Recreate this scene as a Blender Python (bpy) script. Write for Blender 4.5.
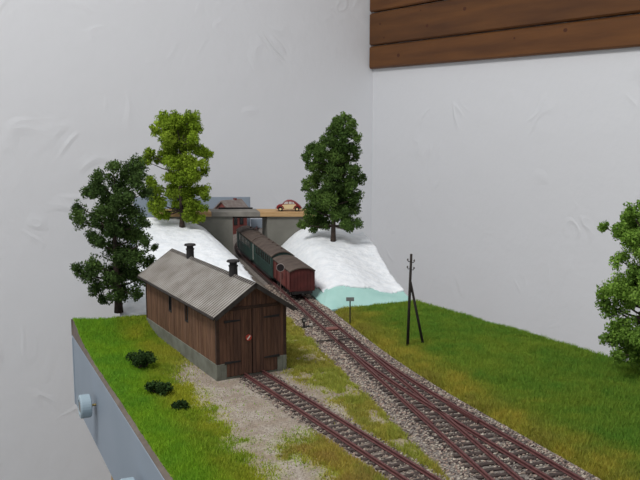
import bpy, math, random
import numpy as np
from mathutils import Vector, Matrix

random.seed(7)
rng = np.random.default_rng(11)
for o in list(bpy.data.objects):
    bpy.data.objects.remove(o, do_unlink=True)
scene = bpy.context.scene
COL = scene.collection

# ------------------------------------------------------------------ camera (1 unit = 10 cm of the model room)
F_PX, PITCH, CAM_H = 819.8, 0.146, 2.292
cam_d = bpy.data.cameras.new('camera')
cam_d.sensor_width = 36.0
cam_d.lens = 36.0 * F_PX / 640.0
cam_d.clip_start = 0.05
cam_d.clip_end = 300
cam = bpy.data.objects.new('camera', cam_d)
cam.location = (0, 0, CAM_H)
cam.rotation_euler = (math.pi / 2 - PITCH, 0, 0)
COL.objects.link(cam)
scene.camera = cam

# ------------------------------------------------------------------ world, lights, exposure
W = bpy.data.worlds.new('world')
scene.world = W
W.use_nodes = True
bg = W.node_tree.nodes['Background']
bg.inputs[0].default_value = (0.92, 0.96, 1.0, 1)
bg.inputs[1].default_value = 0.57


def area(name, loc, target, sx, sy, energy, color):
    d = bpy.data.lights.new(name, 'AREA')
    d.shape = 'RECTANGLE'
    d.size, d.size_y = sx, sy
    d.energy = energy
    d.color = color
    o = bpy.data.objects.new(name, d)
    o.location = loc
    o.rotation_euler = (Vector(target) - Vector(loc)).to_track_quat('-Z', 'Y').to_euler()
    COL.objects.link(o)
    return o


area('ceiling_light', (-5.8, 3.0, 12.5), (2.0, 14.0, 0.0), 6.0, 3.0, 1520, (1.0, 0.98, 0.96))

scene.view_settings.view_transform = 'Standard'
scene.view_settings.look = 'None'
scene.view_settings.gamma = 1.0
scene.view_settings.use_curve_mapping = False
scene.view_settings.exposure = 0.0


# ------------------------------------------------------------------ helpers
def lin(r, g, b):
    def c(v):
        v /= 255.0
        return v / 12.92 if v <= 0.04045 else ((v + 0.055) / 1.055) ** 2.4
    return (c(r), c(g), c(b))


def ground(px, py, z=0.0):
    """Where the line of sight through a spot of the photograph meets the level z."""
    a, b = (px - 320) / F_PX, -(py - 240) / F_PX
    c, s = math.cos(PITCH), math.sin(PITCH)
    D = (a, c + b * s, -s + b * c)
    t = (z - CAM_H) / D[2]
    return (D[0] * t, D[1] * t, z)


def at_depth(px, py, Y):
    a, b = (px - 320) / F_PX, -(py - 240) / F_PX
    c, s = math.cos(PITCH), math.sin(PITCH)
    D = (a, c + b * s, -s + b * c)
    t = Y / D[1]
    return Vector((D[0] * t, Y, CAM_H + D[2] * t))


def mat(name, col, rough=0.8, col2=None, scale=20.0, bump=0.0, bump_scale=None, spec=0.3, metal=0.0, stretch=None, detail=6.0, contrast=(0.35, 0.65)):
    m = bpy.data.materials.new(name)
    m.use_nodes = True
    nt = m.node_tree
    b = nt.nodes['Principled BSDF']
    b.inputs['Roughness'].default_value = rough
    b.inputs['Metallic'].default_value = metal
    b.inputs['Specular IOR Level'].default_value = spec
    b.inputs['Base Color'].default_value = (*col, 1)
    if col2 is not None or bump:
        tc = nt.nodes.new('ShaderNodeTexCoord')
        mp = nt.nodes.new('ShaderNodeMapping')
        if stretch:
            mp.inputs['Scale'].default_value = stretch
        nt.links.new(tc.outputs['Object'], mp.inputs['Vector'])
    if col2 is not None:
        n = nt.nodes.new('ShaderNodeTexNoise')
        n.inputs['Scale'].default_value = scale
        n.inputs['Detail'].default_value = detail
        nt.links.new(mp.outputs['Vector'], n.inputs['Vector'])
        r = nt.nodes.new('ShaderNodeValToRGB')
        r.color_ramp.elements[0].position = contrast[0]
        r.color_ramp.elements[1].position = contrast[1]
        r.color_ramp.elements[0].color = (*col, 1)
        r.color_ramp.elements[1].color = (*col2, 1)
        nt.links.new(n.outputs['Fac'], r.inputs['Fac'])
        nt.links.new(r.outputs['Color'], b.inputs['Base Color'])
    if bump:
        n2 = nt.nodes.new('ShaderNodeTexNoise')
        n2.inputs['Scale'].default_value = bump_scale or scale * 2
        n2.inputs['Detail'].default_value = 8
        nt.links.new(mp.outputs['Vector'], n2.inputs['Vector'])
        bp = nt.nodes.new('ShaderNodeBump')
        bp.inputs['Strength'].default_value = bump
        bp.inputs['Distance'].default_value = 0.02
        nt.links.new(n2.outputs['Fac'], bp.inputs['Height'])
        nt.links.new(bp.outputs['Normal'], b.inputs['Normal'])
    return m


def attr_mat(name, rough=0.9, spec=0.15, noise=0.0, scale=60.0, transl=0.0):
    """Colour from the mesh's own colour layer 'Col', with a fine procedural mottling."""
    m = bpy.data.materials.new(name)
    m.use_nodes = True
    nt = m.node_tree
    b = nt.nodes['Principled BSDF']
    b.inputs['Roughness'].default_value = rough
    b.inputs['Specular IOR Level'].default_value = spec
    a = nt.nodes.new('ShaderNodeAttribute')
    a.attribute_name = 'Col'
    out = a.outputs['Color']
    if noise:
        tc = nt.nodes.new('ShaderNodeTexCoord')
        n = nt.nodes.new('ShaderNodeTexNoise')
        n.inputs['Scale'].default_value = scale
        n.inputs['Detail'].default_value = 8
        n.inputs['Roughness'].default_value = 0.75
        nt.links.new(tc.outputs['Object'], n.inputs['Vector'])
        mr = nt.nodes.new('ShaderNodeMapRange')
        mr.inputs['From Min'].default_value = 0.25
        mr.inputs['From Max'].default_value = 0.75
        mr.inputs['To Min'].default_value = 1 - noise
        mr.inputs['To Max'].default_value = 1 + noise
        nt.links.new(n.outputs['Fac'], mr.inputs['Value'])
        vm = nt.nodes.new('ShaderNodeVectorMath')
        vm.operation = 'SCALE'
        nt.links.new(out, vm.inputs[0])
        nt.links.new(mr.outputs['Result'], vm.inputs['Scale'])
        out = vm.outputs['Vector']
    nt.links.new(out, b.inputs['Base Color'])
    if transl:
        t = nt.nodes.new('ShaderNodeBsdfTranslucent')
        nt.links.new(out, t.inputs['Color'])
        mx = nt.nodes.new('ShaderNodeMixShader')
        mx.inputs[0].default_value = transl
        nt.links.new(b.outputs[0], mx.inputs[1])
        nt.links.new(t.outputs[0], mx.inputs[2])
        nt.links.new(mx.outputs[0], nt.nodes['Material Output'].inputs['Surface'])
    return m


class MB:
    def __init__(s):
        s.v, s.f = [], []

    def add(s, vs, fs):
        k = len(s.v)
        s.v += [tuple(p) for p in vs]
        s.f += [tuple(i + k for i in q) for q in fs]
        return s

    def box(s, x0, x1, y0, y1, z0, z1, M=None):
        vs = [Vector((x, y, z)) for z in (z0, z1) for y in (y0, y1) for x in (x0, x1)]
        if M is not None:
            vs = [M @ p for p in vs]
        return s.add(vs, [(0, 2, 3, 1), (4, 5, 7, 6), (0, 1, 5, 4), (2, 6, 7, 3), (0, 4, 6, 2), (1, 3, 7, 5)])

    def prism(s, poly, z0, z1):
        """Polygon in xy raised from z0 to z1."""
        n = len(poly)
        vs = [(x, y, z0) for x, y in poly] + [(x, y, z1) for x, y in poly]
        fs = [tuple(range(n - 1, -1, -1)), tuple(range(n, 2 * n))]
        fs += [(i, (i + 1) % n, n + (i + 1) % n, n + i) for i in range(n)]
        return s.add(vs, fs)

    def sweep(s, prof, y0, y1, M=None):
        """Profile (x,z) swept along y."""
        n = len(prof)
        vs = [Vector((x, y0, z)) for x, z in prof] + [Vector((x, y1, z)) for x, z in prof]
        if M is not None:
            vs = [M @ p for p in vs]
        fs = [tuple(range(n)), tuple(range(2 * n - 1, n - 1, -1))]
        fs += [(i, n + i, n + (i + 1) % n, (i + 1) % n) for i in range(n)]
        return s.add(vs, fs)

    def tube(s, pts, rad, n=8, cap=True):
        pts = [Vector(p) for p in pts]
        if not hasattr(rad, '__len__'):
            rad = [rad] * len(pts)
        k = len(s.v)
        for i, p in enumerate(pts):
            d = (pts[min(i + 1, len(pts) - 1)] - pts[max(i - 1, 0)]).normalized()
            u = d.orthogonal().normalized()
            if abs(d.z) < 0.99:
                u = d.cross(Vector((0, 0, 1))).normalized()
            w = d.cross(u)
            for j in range(n):
                a = 2 * math.pi * j / n
                s.v.append(tuple(p + (u * math.cos(a) + w * math.sin(a)) * rad[i]))
        for i in range(len(pts) - 1):
            for j in range(n):
                a, b = k + i * n + j, k + i * n + (j + 1) % n
                s.f.append((a, b, b + n, a + n))
        if cap:
            s.f.append(tuple(k + j for j in range(n - 1, -1, -1)))
            e = k + (len(pts) - 1) * n
            s.f.append(tuple(e + j for j in range(n)))
        return s

    def lathe(s, prof, n=20, M=None):
        """Profile (r,z) spun round z; M places it."""
        k = len(s.v)
        for r, z in prof:
            for j in range(n):
                a = 2 * math.pi * j / n
                p = Vector((r * math.cos(a), r * math.sin(a), z))
                s.v.append(tuple(M @ p if M is not None else p))
        for i in range(len(prof) - 1):
            for j in range(n):
                a, b = k + i * n + j, k + i * n + (j + 1) % n
                s.f.append((a, b, b + n, a + n))
        s.f.append(tuple(k + j for j in range(n - 1, -1, -1)))
        e = k + (len(prof) - 1) * n
        s.f.append(tuple(e + j for j in range(n)))
        return s

    def mesh(s, name, m, smooth=False):
        me = bpy.data.meshes.new(name)
        me.from_pydata(s.v, [], s.f)
        me.materials.append(m)
        if smooth:
            me.polygons.foreach_set('use_smooth', [True] * len(me.polygons))
        me.update()
        return me

    def build(s, name, m, parent=None, smooth=False, bevel=0.0):
        return link(name, s.mesh(name, m, smooth), parent, bevel)


def link(name, me, parent=None, bevel=0.0):
    o = bpy.data.objects.new(name, me)
    COL.objects.link(o)
    if parent is not None:
        o.parent = parent
    if bevel:
        md = o.modifiers.new('bevel', 'BEVEL')
        md.width = bevel
        md.segments = 2
        md.limit_method = 'ANGLE'
    return o


def thing(name, label, cat, loc=(0, 0, 0), rz=0.0, group=None):
    o = bpy.data.objects.new(name, None)
    o.empty_display_size = 0.1
    o.location = loc
    o.rotation_euler = (0, 0, rz)
    COL.objects.link(o)
    return tag(o, label, cat, group)


def tag(o, label=None, cat=None, group=None, kind=None):
    if label:
        o['label'] = label
    if cat:
        o['category'] = cat
    if group:
        o['group'] = group
    if kind:
        o['kind'] = kind
    return o


def tri_mesh(name, verts, cols, m, parent=None, per=3):
    """Loose triangles/quads: verts (N*per,3), cols (N,3) one colour per face."""
    n = len(verts) // per
    me = bpy.data.meshes.new(name)
    me.vertices.add(len(verts))
    me.vertices.foreach_set('co', np.asarray(verts, np.float32).ravel())
    me.loops.add(n * per)
    me.loops.foreach_set('vertex_index', np.arange(n * per, dtype=np.int32))
    me.polygons.add(n)
    me.polygons.foreach_set('loop_start', np.arange(0, n * per, per, dtype=np.int32))
    me.update(calc_edges=True)
    ca = me.color_attributes.new('Col', 'FLOAT_COLOR', 'POINT')
    c4 = np.ones((n * per, 4), np.float32)
    c4[:, :3] = np.repeat(cols, per, axis=0)
    ca.data.foreach_set('color', c4.ravel())
    me.materials.append(m)
    return link(name, me, parent)


_T = rng.random((256, 256))


def vnoise(x, y, sc):
    """Smooth value noise in 0..1."""
    x, y = np.asarray(x) * sc + 1000, np.asarray(y) * sc + 1000
    xi, yi = np.floor(x).astype(int), np.floor(y).astype(int)
    fx, fy = x - xi, y - yi
    fx, fy = fx * fx * (3 - 2 * fx), fy * fy * (3 - 2 * fy)
    g = lambda i, j: _T[i % 256, j % 256]
    return (g(xi, yi) * (1 - fx) * (1 - fy) + g(xi + 1, yi) * fx * (1 - fy) + g(xi, yi + 1) * (1 - fx) * fy + g(xi + 1, yi + 1) * fx * fy)


def fbm(x, y, sc):
    return 0.5 * vnoise(x, y, sc) + 0.3 * vnoise(x, y, sc * 2.1) + 0.2 * vnoise(x, y, sc * 4.3)


def sstep(a, b, x):
    t = np.clip((x - a) / (b - a), 0, 1)
    return t * t * (3 - 2 * t)


# ------------------------------------------------------------------ where the tracks run
TA = 0.268                       # heading of the main line
SA = 0.51                        # heading of the shed and its siding
SX, SY = -0.918, 7.10            # near left corner of the shed
SW, SL = 0.676, 2.036


def main_c(Y):
    """x of the main line's centre at depth Y (it bends right beyond the bridge)."""
    Y = np.asarray(Y, float)
    b = np.maximum(Y - 13.8, 0)
    return 1.196 - 0.275 * (Y - 5.0) + np.where(b < 1.6, 0.085 * b * b, 0.085 * 1.6 * 1.6 + 0.272 * (b - 1.6))


def div_off(Y):
    """how far the diverging route has swung right of the main line."""
    Y = np.asarray(Y, float)
    y0, y1, sl = 8.6, 6.3, 0.158
    return np.where(Y > y0, 0, np.where(Y > y1, sl * (y0 - Y) ** 2 / (2 * (y0 - y1)), sl * (y0 - y1) / 2 + sl * (y1 - Y)))


def shed_wl(X, Y):
    c, s = math.cos(SA), math.sin(SA)
    return (X - SX) * c + (Y - SY) * s, -(X - SX) * s + (Y - SY) * c


def shed_xy(w, l):
    c, s = math.cos(SA), math.sin(SA)
    return SX + w * c - l * s, SY + w * s + l * c


# ------------------------------------------------------------------ room
WY = 0.583
WC = Vector((1.40, 22.0, 0))     # foot of the room corner
wall_dir_r = Vector((math.sin(WY), -math.cos(WY), 0))
wall_dir_l = Vector((-math.cos(WY), -math.sin(WY), 0))
FLOOR_Z, TOP_Z = -13.0, 12.0


def plaster(name, base):
    m = bpy.data.materials.new(name)
    m.use_nodes = True
    nt = m.node_tree
    b = nt.nodes['Principled BSDF']
    b.inputs['Base Color'].default_value = (*base, 1)
    b.inputs['Roughness'].default_value = 0.9
    b.inputs['Specular IOR Level'].default_value = 0.15
    tc = nt.nodes.new('ShaderNodeTexCoord')
    # broad trowel strokes: ridges along warped lines, masked into patches
    wn = nt.nodes.new('ShaderNodeTexNoise')
    wn.inputs['Scale'].default_value = 0.55
    wn.inputs['Detail'].default_value = 1.2
    wn.inputs['Distortion'].default_value = 1.2
    nt.links.new(tc.outputs['Object'], wn.inputs['Vector'])
    ridge = nt.nodes.new('ShaderNodeMath')
    ridge.operation = 'PINGPONG'
    ridge.inputs[1].default_value = 0.09
    nt.links.new(wn.outputs['Fac'], ridge.inputs[0])
    ms = nt.nodes.new('ShaderNodeMapRange')
    ms.inputs['From Min'].default_value = 0.0
    ms.inputs['From Max'].default_value = 0.05
    ms.inputs['To Min'].default_value = 1.0
    ms.inputs['To Max'].default_value = 0.0
    nt.links.new(ridge.outputs[0], ms.inputs['Value'])
    mk = nt.nodes.new('ShaderNodeTexNoise')
    mk.inputs['Scale'].default_value = 0.9
    mk.inputs['Detail'].default_value = 1
    nt.links.new(tc.outputs['Object'], mk.inputs['Vector'])
    mk2 = nt.nodes.new('ShaderNodeMapRange')
    mk2.inputs['From Min'].default_value = 0.56
    mk2.inputs['From Max'].default_value = 0.76
    nt.links.new(mk.outputs['Fac'], mk2.inputs['Value'])
    mul = nt.nodes.new('ShaderNodeMath')
    mul.operation = 'MULTIPLY'
    nt.links.new(ms.outputs[0], mul.inputs[0])
    nt.links.new(mk2.outputs[0], mul.inputs[1])
    fine = nt.nodes.new('ShaderNodeTexNoise')
    fine.inputs['Scale'].default_value = 7
    fine.inputs['Detail'].default_value = 7
    nt.links.new(tc.outputs['Object'], fine.inputs['Vector'])
    med = nt.nodes.new('ShaderNodeTexNoise')
    med.inputs['Scale'].default_value = 1.6
    med.inputs['Detail'].default_value = 3
    nt.links.new(tc.outputs['Object'], med.inputs['Vector'])
    ad = nt.nodes.new('ShaderNodeMath')
    ad.operation = 'MULTIPLY_ADD'
    ad.inputs[1].default_value = 0.22
    nt.links.new(fine.outputs['Fac'], ad.inputs[0])
    nt.links.new(mul.outputs[0], ad.inputs[2])
    ad2 = nt.nodes.new('ShaderNodeMath')
    ad2.operation = 'MULTIPLY_ADD'
    ad2.inputs[1].default_value = 0.9
    nt.links.new(med.outputs['Fac'], ad2.inputs[0])
    nt.links.new(ad.outputs[0], ad2.inputs[2])
    bp = nt.nodes.new('ShaderNodeBump')
    bp.inputs['Strength'].default_value = 0.5
    bp.inputs['Distance'].default_value = 0.035
    nt.links.new(ad2.outputs[0], bp.inputs['Height'])
    nt.links.new(bp.outputs['Normal'], b.inputs['Normal'])
    return m


M_WALL = plaster('white_rough_plaster', (0.775, 0.78, 0.80))


def slab_wall(name, a, d, length, out, z0, z1, th=0.6):
    """Wall from a along d; 'out' points away from the room."""
    mb = MB()
    p = [a, a + d * length, a + d * length + out * th, a + out * th]
    mb.prism([(q.x, q.y) for q in p], z0, z1)
    return tag(mb.build(name, M_WALL), kind='structure')


slab_wall('wall_back', WC + Vector((math.cos(WY), math.sin(WY), 0)) * 0.6, wall_dir_l, 40, Vector((-math.sin(WY), math.cos(WY), 0)), FLOOR_Z, TOP_Z)
wall_right = slab_wall('wall_right', WC, wall_dir_r, 34, Vector((math.cos(WY), math.sin(WY), 0)), FLOOR_Z, TOP_Z)
fl = MB()
fl.box(-45, 30, -15, 40, FLOOR_Z - 0.5, FLOOR_Z)
tag(fl.build('floor', mat('floor_carpet', lin(120, 112, 102), 0.95, lin(140, 130, 118), 3.0)), kind='structure')

# stained boards on the upper right wall
M_WOODS = []
for k in range(3):
    f = (1.0, 0.86, 1.1)[k]
    M_WOODS.append(mat('stained_pine_%d' % k, tuple(c * f for c in lin(112, 70, 30)), 0.5, tuple(c * f for c in lin(86, 51, 21)), 1.6, 0.15, 5.0, 0.35, stretch=(0.35, 3.0, 3.0), detail=9, contrast=(0.3, 0.7)))
M_KNOT = mat('pine_knot', lin(76, 40, 20), 0.5)
zs = [3.60, 4.20, 5.04, 5.86, 6.68, 7.50, 8.3]
Mw = Matrix.Translation(WC) @ Matrix.Rotation(WY - math.pi / 2, 4, 'Z')   # local x runs along the wall, local +y into it
krnd = random.Random(5)
for i in range(len(zs) - 1):
    z0, z1 = zs[i], zs[i + 1] - 0.035
    th = 0.17
    c = 0.035
    prof = [(-th + c, z0), (-th, z0 + c), (-th, z1 - c), (-th + c, z1), (0.0, z1 + 0.03), (0.0, z0 + 0.0)]
    mb = MB()
    n = len(prof)
    vs = [(0.06, y, z) for y, z in prof] + [(33.0, y, z) for y, z in prof]
    mb.add(vs, [tuple(range(n)), tuple(range(2 * n - 1, n - 1, -1))] + [(j, n + j, n + (j + 1) % n, (j + 1) % n) for j in range(n)])
    b = mb.build('plank', M_WOODS[i % 3], wall_right)
    b.matrix_parent_inverse = Matrix.Identity(4)
    b.matrix_local = Mw
    kn = MB()
    for j in range(14):
        x = krnd.uniform(0.4, 30)
        zc = krnd.uniform(z0 + 0.12, z1 - 0.12)
        r = krnd.uniform(0.02, 0.05)
        kn.add([(x + r * 1.3 * math.cos(t * math.pi / 4), -th - 0.003, zc + r * math.sin(t * math.pi / 4)) for t in range(8)], [tuple(range(8))])
    kk = kn.build('knots', M_KNOT, b)
    kk['kind'] = 'stuff'

# ------------------------------------------------------------------ the front module: boards, ground, grass
M_FASCIA = mat('grey_blue_paint', lin(136, 148, 160), 0.55, lin(142, 153, 165), 1.5)
M_EDGE = mat('brown_edge_filler', lin(112, 102, 94), 0.9, lin(98, 88, 80), 12)
M_PINE = mat('bare_pine', lin(205, 178, 130), 0.7, lin(190, 160, 112), 5, stretch=(3, 3, 0.3))

FLp = (-0.975 + (4.99 - 3.4) * 0.4649, 3.4)
BLp = (-2.735, 8.78)
BRp = (1.22, 10.20)
FRp = (1.22 + (10.20 - 3.4) * 0.635, 3.4)


def ground_z(X, Y):
    X, Y = np.asarray(X, float), np.asarray(Y, float)
    dm = (X - main_c(Y) - div_off(Y)) * math.cos(TA)
    rise = sstep(0.3, 1.1, dm)
    z = -0.03 + rise * (0.015 + 0.08 * (fbm(X, Y, 1.1) - 0.45)) - 0.03 * sstep(0.36, 0.30, np.abs((X - main_c(Y)) * math.cos(TA) - 0.5 * div_off(Y)) - 0.5 * div_off(Y))
    w, l = shed_wl(X, Y)
    left = sstep(-0.35, -0.9, w)
    z = z + left * (0.03 * (fbm(X, Y, 1.7) - 0.4) + 0.035 * sstep(0.6, 1.9, l))
    z = np.where(w < -0.6, np.maximum(z, -0.036), z)
    z = z + 0.115 * sstep(0.75, 0.05, 8.80 + 0.36 * (X + 2.735) - Y) * sstep(-0.6, -1.6, X)
    return z


module = thing('railway_module', 'grey-blue fronted module carrying the shed, two tracks and grass', 'model railway', (0, 0, 0))
NU, NV = 190, 200
u = np.linspace(0, 1, NU)[None, :]
v = np.linspace(0, 1, NV)[:, None]
# the ground stops a little short of the left fascia
FI, BI = (FLp[0] + 0.058, FLp[1]), (BLp[0] + 0.022, BLp[1] - 0.005)
GX = (FI[0] * (1 - u) + FRp[0] * u) * (1 - v) + (BI[0] * (1 - u) + BRp[0] * u) * v
GY = (FLp[1] * (1 - u) + FRp[1] * u) * (1 - v) + (BLp[1] * (1 - u) + BRp[1] * u) * v
GZ = ground_z(GX, GY)


def zones(X, Y):
    """grass cover 0..1, earth colour, grass colour at a spot of the module."""
    X, Y = np.asarray(X, float), np.asarray(Y, float)
    n1, n2, n3 = fbm(X, Y, 1.6), fbm(X + 7, Y - 3, 3.4), vnoise(X, Y, 14)
    n4 = fbm(X - 5, Y + 9, 7.0)
    dm = (X - main_c(Y)) * math.cos(TA)
    dr = dm - div_off(Y) * math.cos(TA)
    w, l = shed_wl(X, Y)
    ds = np.abs(w - 0.345)
    # gravel yard left of the siding
    lb = np.interp(l, [-2.6, -2.04, -1.17, -0.18, 0.37, 0.9], [-0.58, -0.52, -0.43, -0.36, -0.27, -0.08])
    yard = sstep(lb - 0.20, lb + 0.22, w + 0.30 * (n4 - 0.5)) * (w < 0.30)
    moss = sstep(-1.25, -1.75, l + 0.5 * (n2 - 0.5)) * sstep(-0.30, -0.05, w + 0.3 * (n2 - 0.5) + 0.15 * (n4 - .5)) * (w < 0.30)
    yard = yard * (1 - 0.85 * moss)
    yard = yard * (1 - sstep(0.35, 0.95, l))
    yard2 = (w > 0.30) * sstep(0.78, 0.52, w + 0.30 * (n2 - 0.5)) * sstep(-1.9, -1.2, l) * sstep(0.2, 0.02, l)
    bed = sstep(0.20, 0.14, ds + 0.05 * (n4 - .5)) * (l < 0.05)
    ball = sstep(0.31, 0.25, -dm + 0.05 * (n4 - 0.5)) * sstep(0.32, 0.27, dr + 0.04 * (n4 - .5))
    bare = np.clip(np.maximum(np.maximum(yard, yard2), np.maximum(bed, ball)), 0, 1)
    thin2 = sstep(-0.42, -0.02, w + 0.2 * (n4 - 0.5)) * (w < 0.3) * sstep(1.75, 0.5, l) * (l > -0.1) * (0.35 + 0.5 * n2)
    bare = np.maximum(bare, thin2)
    thin = (w > 0.30) * (dm < 0) * sstep(0.45, 0.68, n4) * 0.75
    bare = np.maximum(bare, thin)
    inshed = (w > -0.01) & (w < SW + 0.01) & (l > -0.01) & (l < SL + 0.01)
    cover = np.where(inshed, 0, 1 - bare)
    # grass colours
    g_left = np.array(lin(148, 184, 50)); g_left2 = np.array(lin(122, 172, 56))
    g_yel = np.array(lin(196, 178, 66)); g_olv = np.array(lin(150, 160, 52))
    g_r1 = np.array(lin(142, 164, 62)); g_r2 = np.array(lin(108, 152, 58))
    g_brn = np.array(lin(180, 148, 78))
    t = np.clip(n1 + 1.1 * (n4 - 0.5), 0, 1)[..., None]
    left = g_left * (1 - t) + g_left2 * t
    right = g_r1 * (1 - t) + g_r2 * t
    col = np.where((dr > 0)[..., None], right, left)
    # yellowing beside gravel and ballast
    yl = np.maximum(sstep(0.40, 0.12, np.abs(w - lb)) * (w < 0.3) * 0.55, moss * 0.9)
    yl = np.maximum(yl, sstep(-0.35, 0.1, w) * (w < 0.3) * (l > 0) * 0.75)
    yl = np.maximum(yl, (w > 0.30) * (dm < 0) * (0.35 + 0.65 * sstep(0.35, 0.65, n2)) * 0.9)
    yl = np.maximum(yl, (dr > 0) * sstep(0.85, 0.28, dr + 0.5 * (n2 - 0.5)) * 0.75)
    yl = yl[..., None]
    k = sstep(0.3, 0.7, n2 - 0.12 * (w > 0.3) * (dm < 0))[..., None]
    ymix = g_yel * (1 - k) + g_olv * k
    col = col * (1 - yl) + ymix * yl
    mb_ = (moss * sstep(0.4, 0.65, n4) * 0.7 + (dr > 0) * sstep(0.8, 0.3, dr) * sstep(0.45, 0.7, n2) * 0.4)[..., None]
    col = col * (1 - mb_) + g_brn * mb_
    dry = np.clip(moss * 0.45 + (w > 0.30) * (dm < 0) * 0.42 + (dr > 0) * yl[..., 0] * 0.25 + 0.5 * thin2, 0, 0.6)[..., None]
    col = col * (1 - dry) + np.array(lin(182, 168, 104)) * dry
    # earth below
    e_g = np.array(lin(164, 155, 144)); e_g2 = np.array(lin(142, 128, 114)); e_soil = np.array(lin(138, 124, 72))
    kk = sstep(0.3, 0.75, 0.6 * n4 + 0.4 * n3)[..., None]
    grav = e_g * (1 - kk) + e_g2 * kk
    earth = np.where((yard + yard2)[..., None] > 0.02, grav, e_soil)
    bd = np.clip(np.maximum(bed, ball), 0, 1)[..., None]
    a = np.clip(yard + yard2 + thin2 + thin, 0, 1)[..., None]
    earth = grav * a + (0.45 * e_soil + 0.55 * col) * (1 - a)
    earth = earth * (1 - bd) + np.array(lin(128, 118, 110)) * bd
    return cover, earth, col


M_GROUND = attr_mat('earth_and_gravel', 0.95, 0.1, 0.38, 46)
cov, earth, gcol = zones(GX, GY)
me = bpy.data.meshes.new('ground')
idx = np.arange(NU * NV).reshape(NV, NU)
faces = np.stack([idx[:-1, :-1], idx[:-1, 1:], idx[1:, 1:], idx[1:, :-1]], -1).reshape(-1, 4)
me.from_pydata(np.stack([GX, GY, GZ], -1).reshape(-1, 3).tolist(), [], faces.tolist())
ca = me.color_attributes.new('Col', 'FLOAT_COLOR', 'POINT')
c4 = np.ones((NU * NV, 4), np.float32)
c4[:, :3] = earth.reshape(-1, 3)
ca.data.foreach_set('color', c4.ravel())
me.materials.append(M_GROUND)
me.polygons.foreach_set('use_smooth', [True] * len(me.polygons))
ter = link('ground', me, module)


def board(name, a, b, out_th, z0, z1, m, parent, z1b=None):
    """Upright board from a to b (xy), thickness to the left of a->b."""
    a, b = Vector((*a, 0)), Vector((*b, 0))
    d = (b - a).normalized()
    n = Vector((-d.y, d.x, 0)) * out_th
    mb = MB()
    mb.prism([(a.x, a.y), (b.x, b.y), (b.x + n.x, b.y + n.y), (a.x + n.x, a.y + n.y)], z0, z1)
    return mb.build(name, m, parent, bevel=0.004)


board('fascia_board', BLp, FLp, 0.10, -0.82, -0.05, M_FASCIA, module)
board('end_board', BRp, BLp, 0.10, -0.82, -0.06, M_FASCIA, module)
board('fascia_board', FRp, BRp, 0.10, -0.82, -0.06, M_FASCIA, module)
board('end_board', FLp, FRp, 0.10, -0.82, -0.06, M_FASCIA, module)
mb = MB()
mb.prism([(FLp[0] + 0.13, FLp[1] + 0.13), (FRp[0] - 0.3, FRp[1] + 0.13), (BRp[0] - 0.1, BRp[1] - 0.2), (BLp[0] + 0.16, BLp[1] - 0.10)], -0.16, -0.09)
mb.build('trackbed_board', M_PINE, module)
# filler strip that finishes the ground along its rims
def rim(uv_pts, push, far=None):
    mb = MB()
    n = len(uv_pts)
    vs = []
    for i_, (x, y) in enumerate(uv_pts):
        if far is not None:
            push = (-0.052 * (1 - i_ / (n - 1)) + far * i_ / (n - 1), 0.0)
        z = float(ground_z(x, y))
        lo = -0.0495 if far is not None else -0.0595
        vs += [(x, y, z + 0.004), (x + push[0], y + push[1], lo + 0.006), (x + push[0], y + push[1], lo), (x, y, lo)]
    fs = []
    for i in range(n - 1):
        for j in range(4):
            a, b = i * 4 + j, i * 4 + (j + 1) % 4
            fs.append((a, b, b + 4, a + 4))
    fs += [(0, 1, 2, 3), tuple((n - 1) * 4 + j for j in (3, 2, 1, 0))]
    mb.add(vs, fs)
    return mb.build('ground_rim', M_EDGE, module, smooth=False)


rim([(FI[0] * (1 - t) + BI[0] * t, FI[1] * (1 - t) + BI[1] * t) for t in np.linspace(0, 1, 60)], (0, 0), far=-0.018)
rim([(FRp[0] * (1 - t) + BRp[0] * t, FRp[1] * (1 - t) + BRp[1] * t) for t in np.linspace(0, 1, 60)], (-0.02, -0.01))
rim([(BRp[0] * (1 - t) + BLp[0] * t, BRp[1] * (1 - t) + BLp[1] * t) for t in np.linspace(0, 1, 40)], (0.006, -0.015))
LEG = MB()
LEG.box(-0.13, 0.13, -0.13, 0.13, FLOOR_Z, -0.82)
leg_me = LEG.mesh('leg', M_PINE)
for x, y in ((-1.83, 7.42), (0.4, 3.9), (1.2, 9.7), (4.2, 4.2)):
    l = link('leg', leg_me, module)
    l.location = (x, y, 0)

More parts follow.
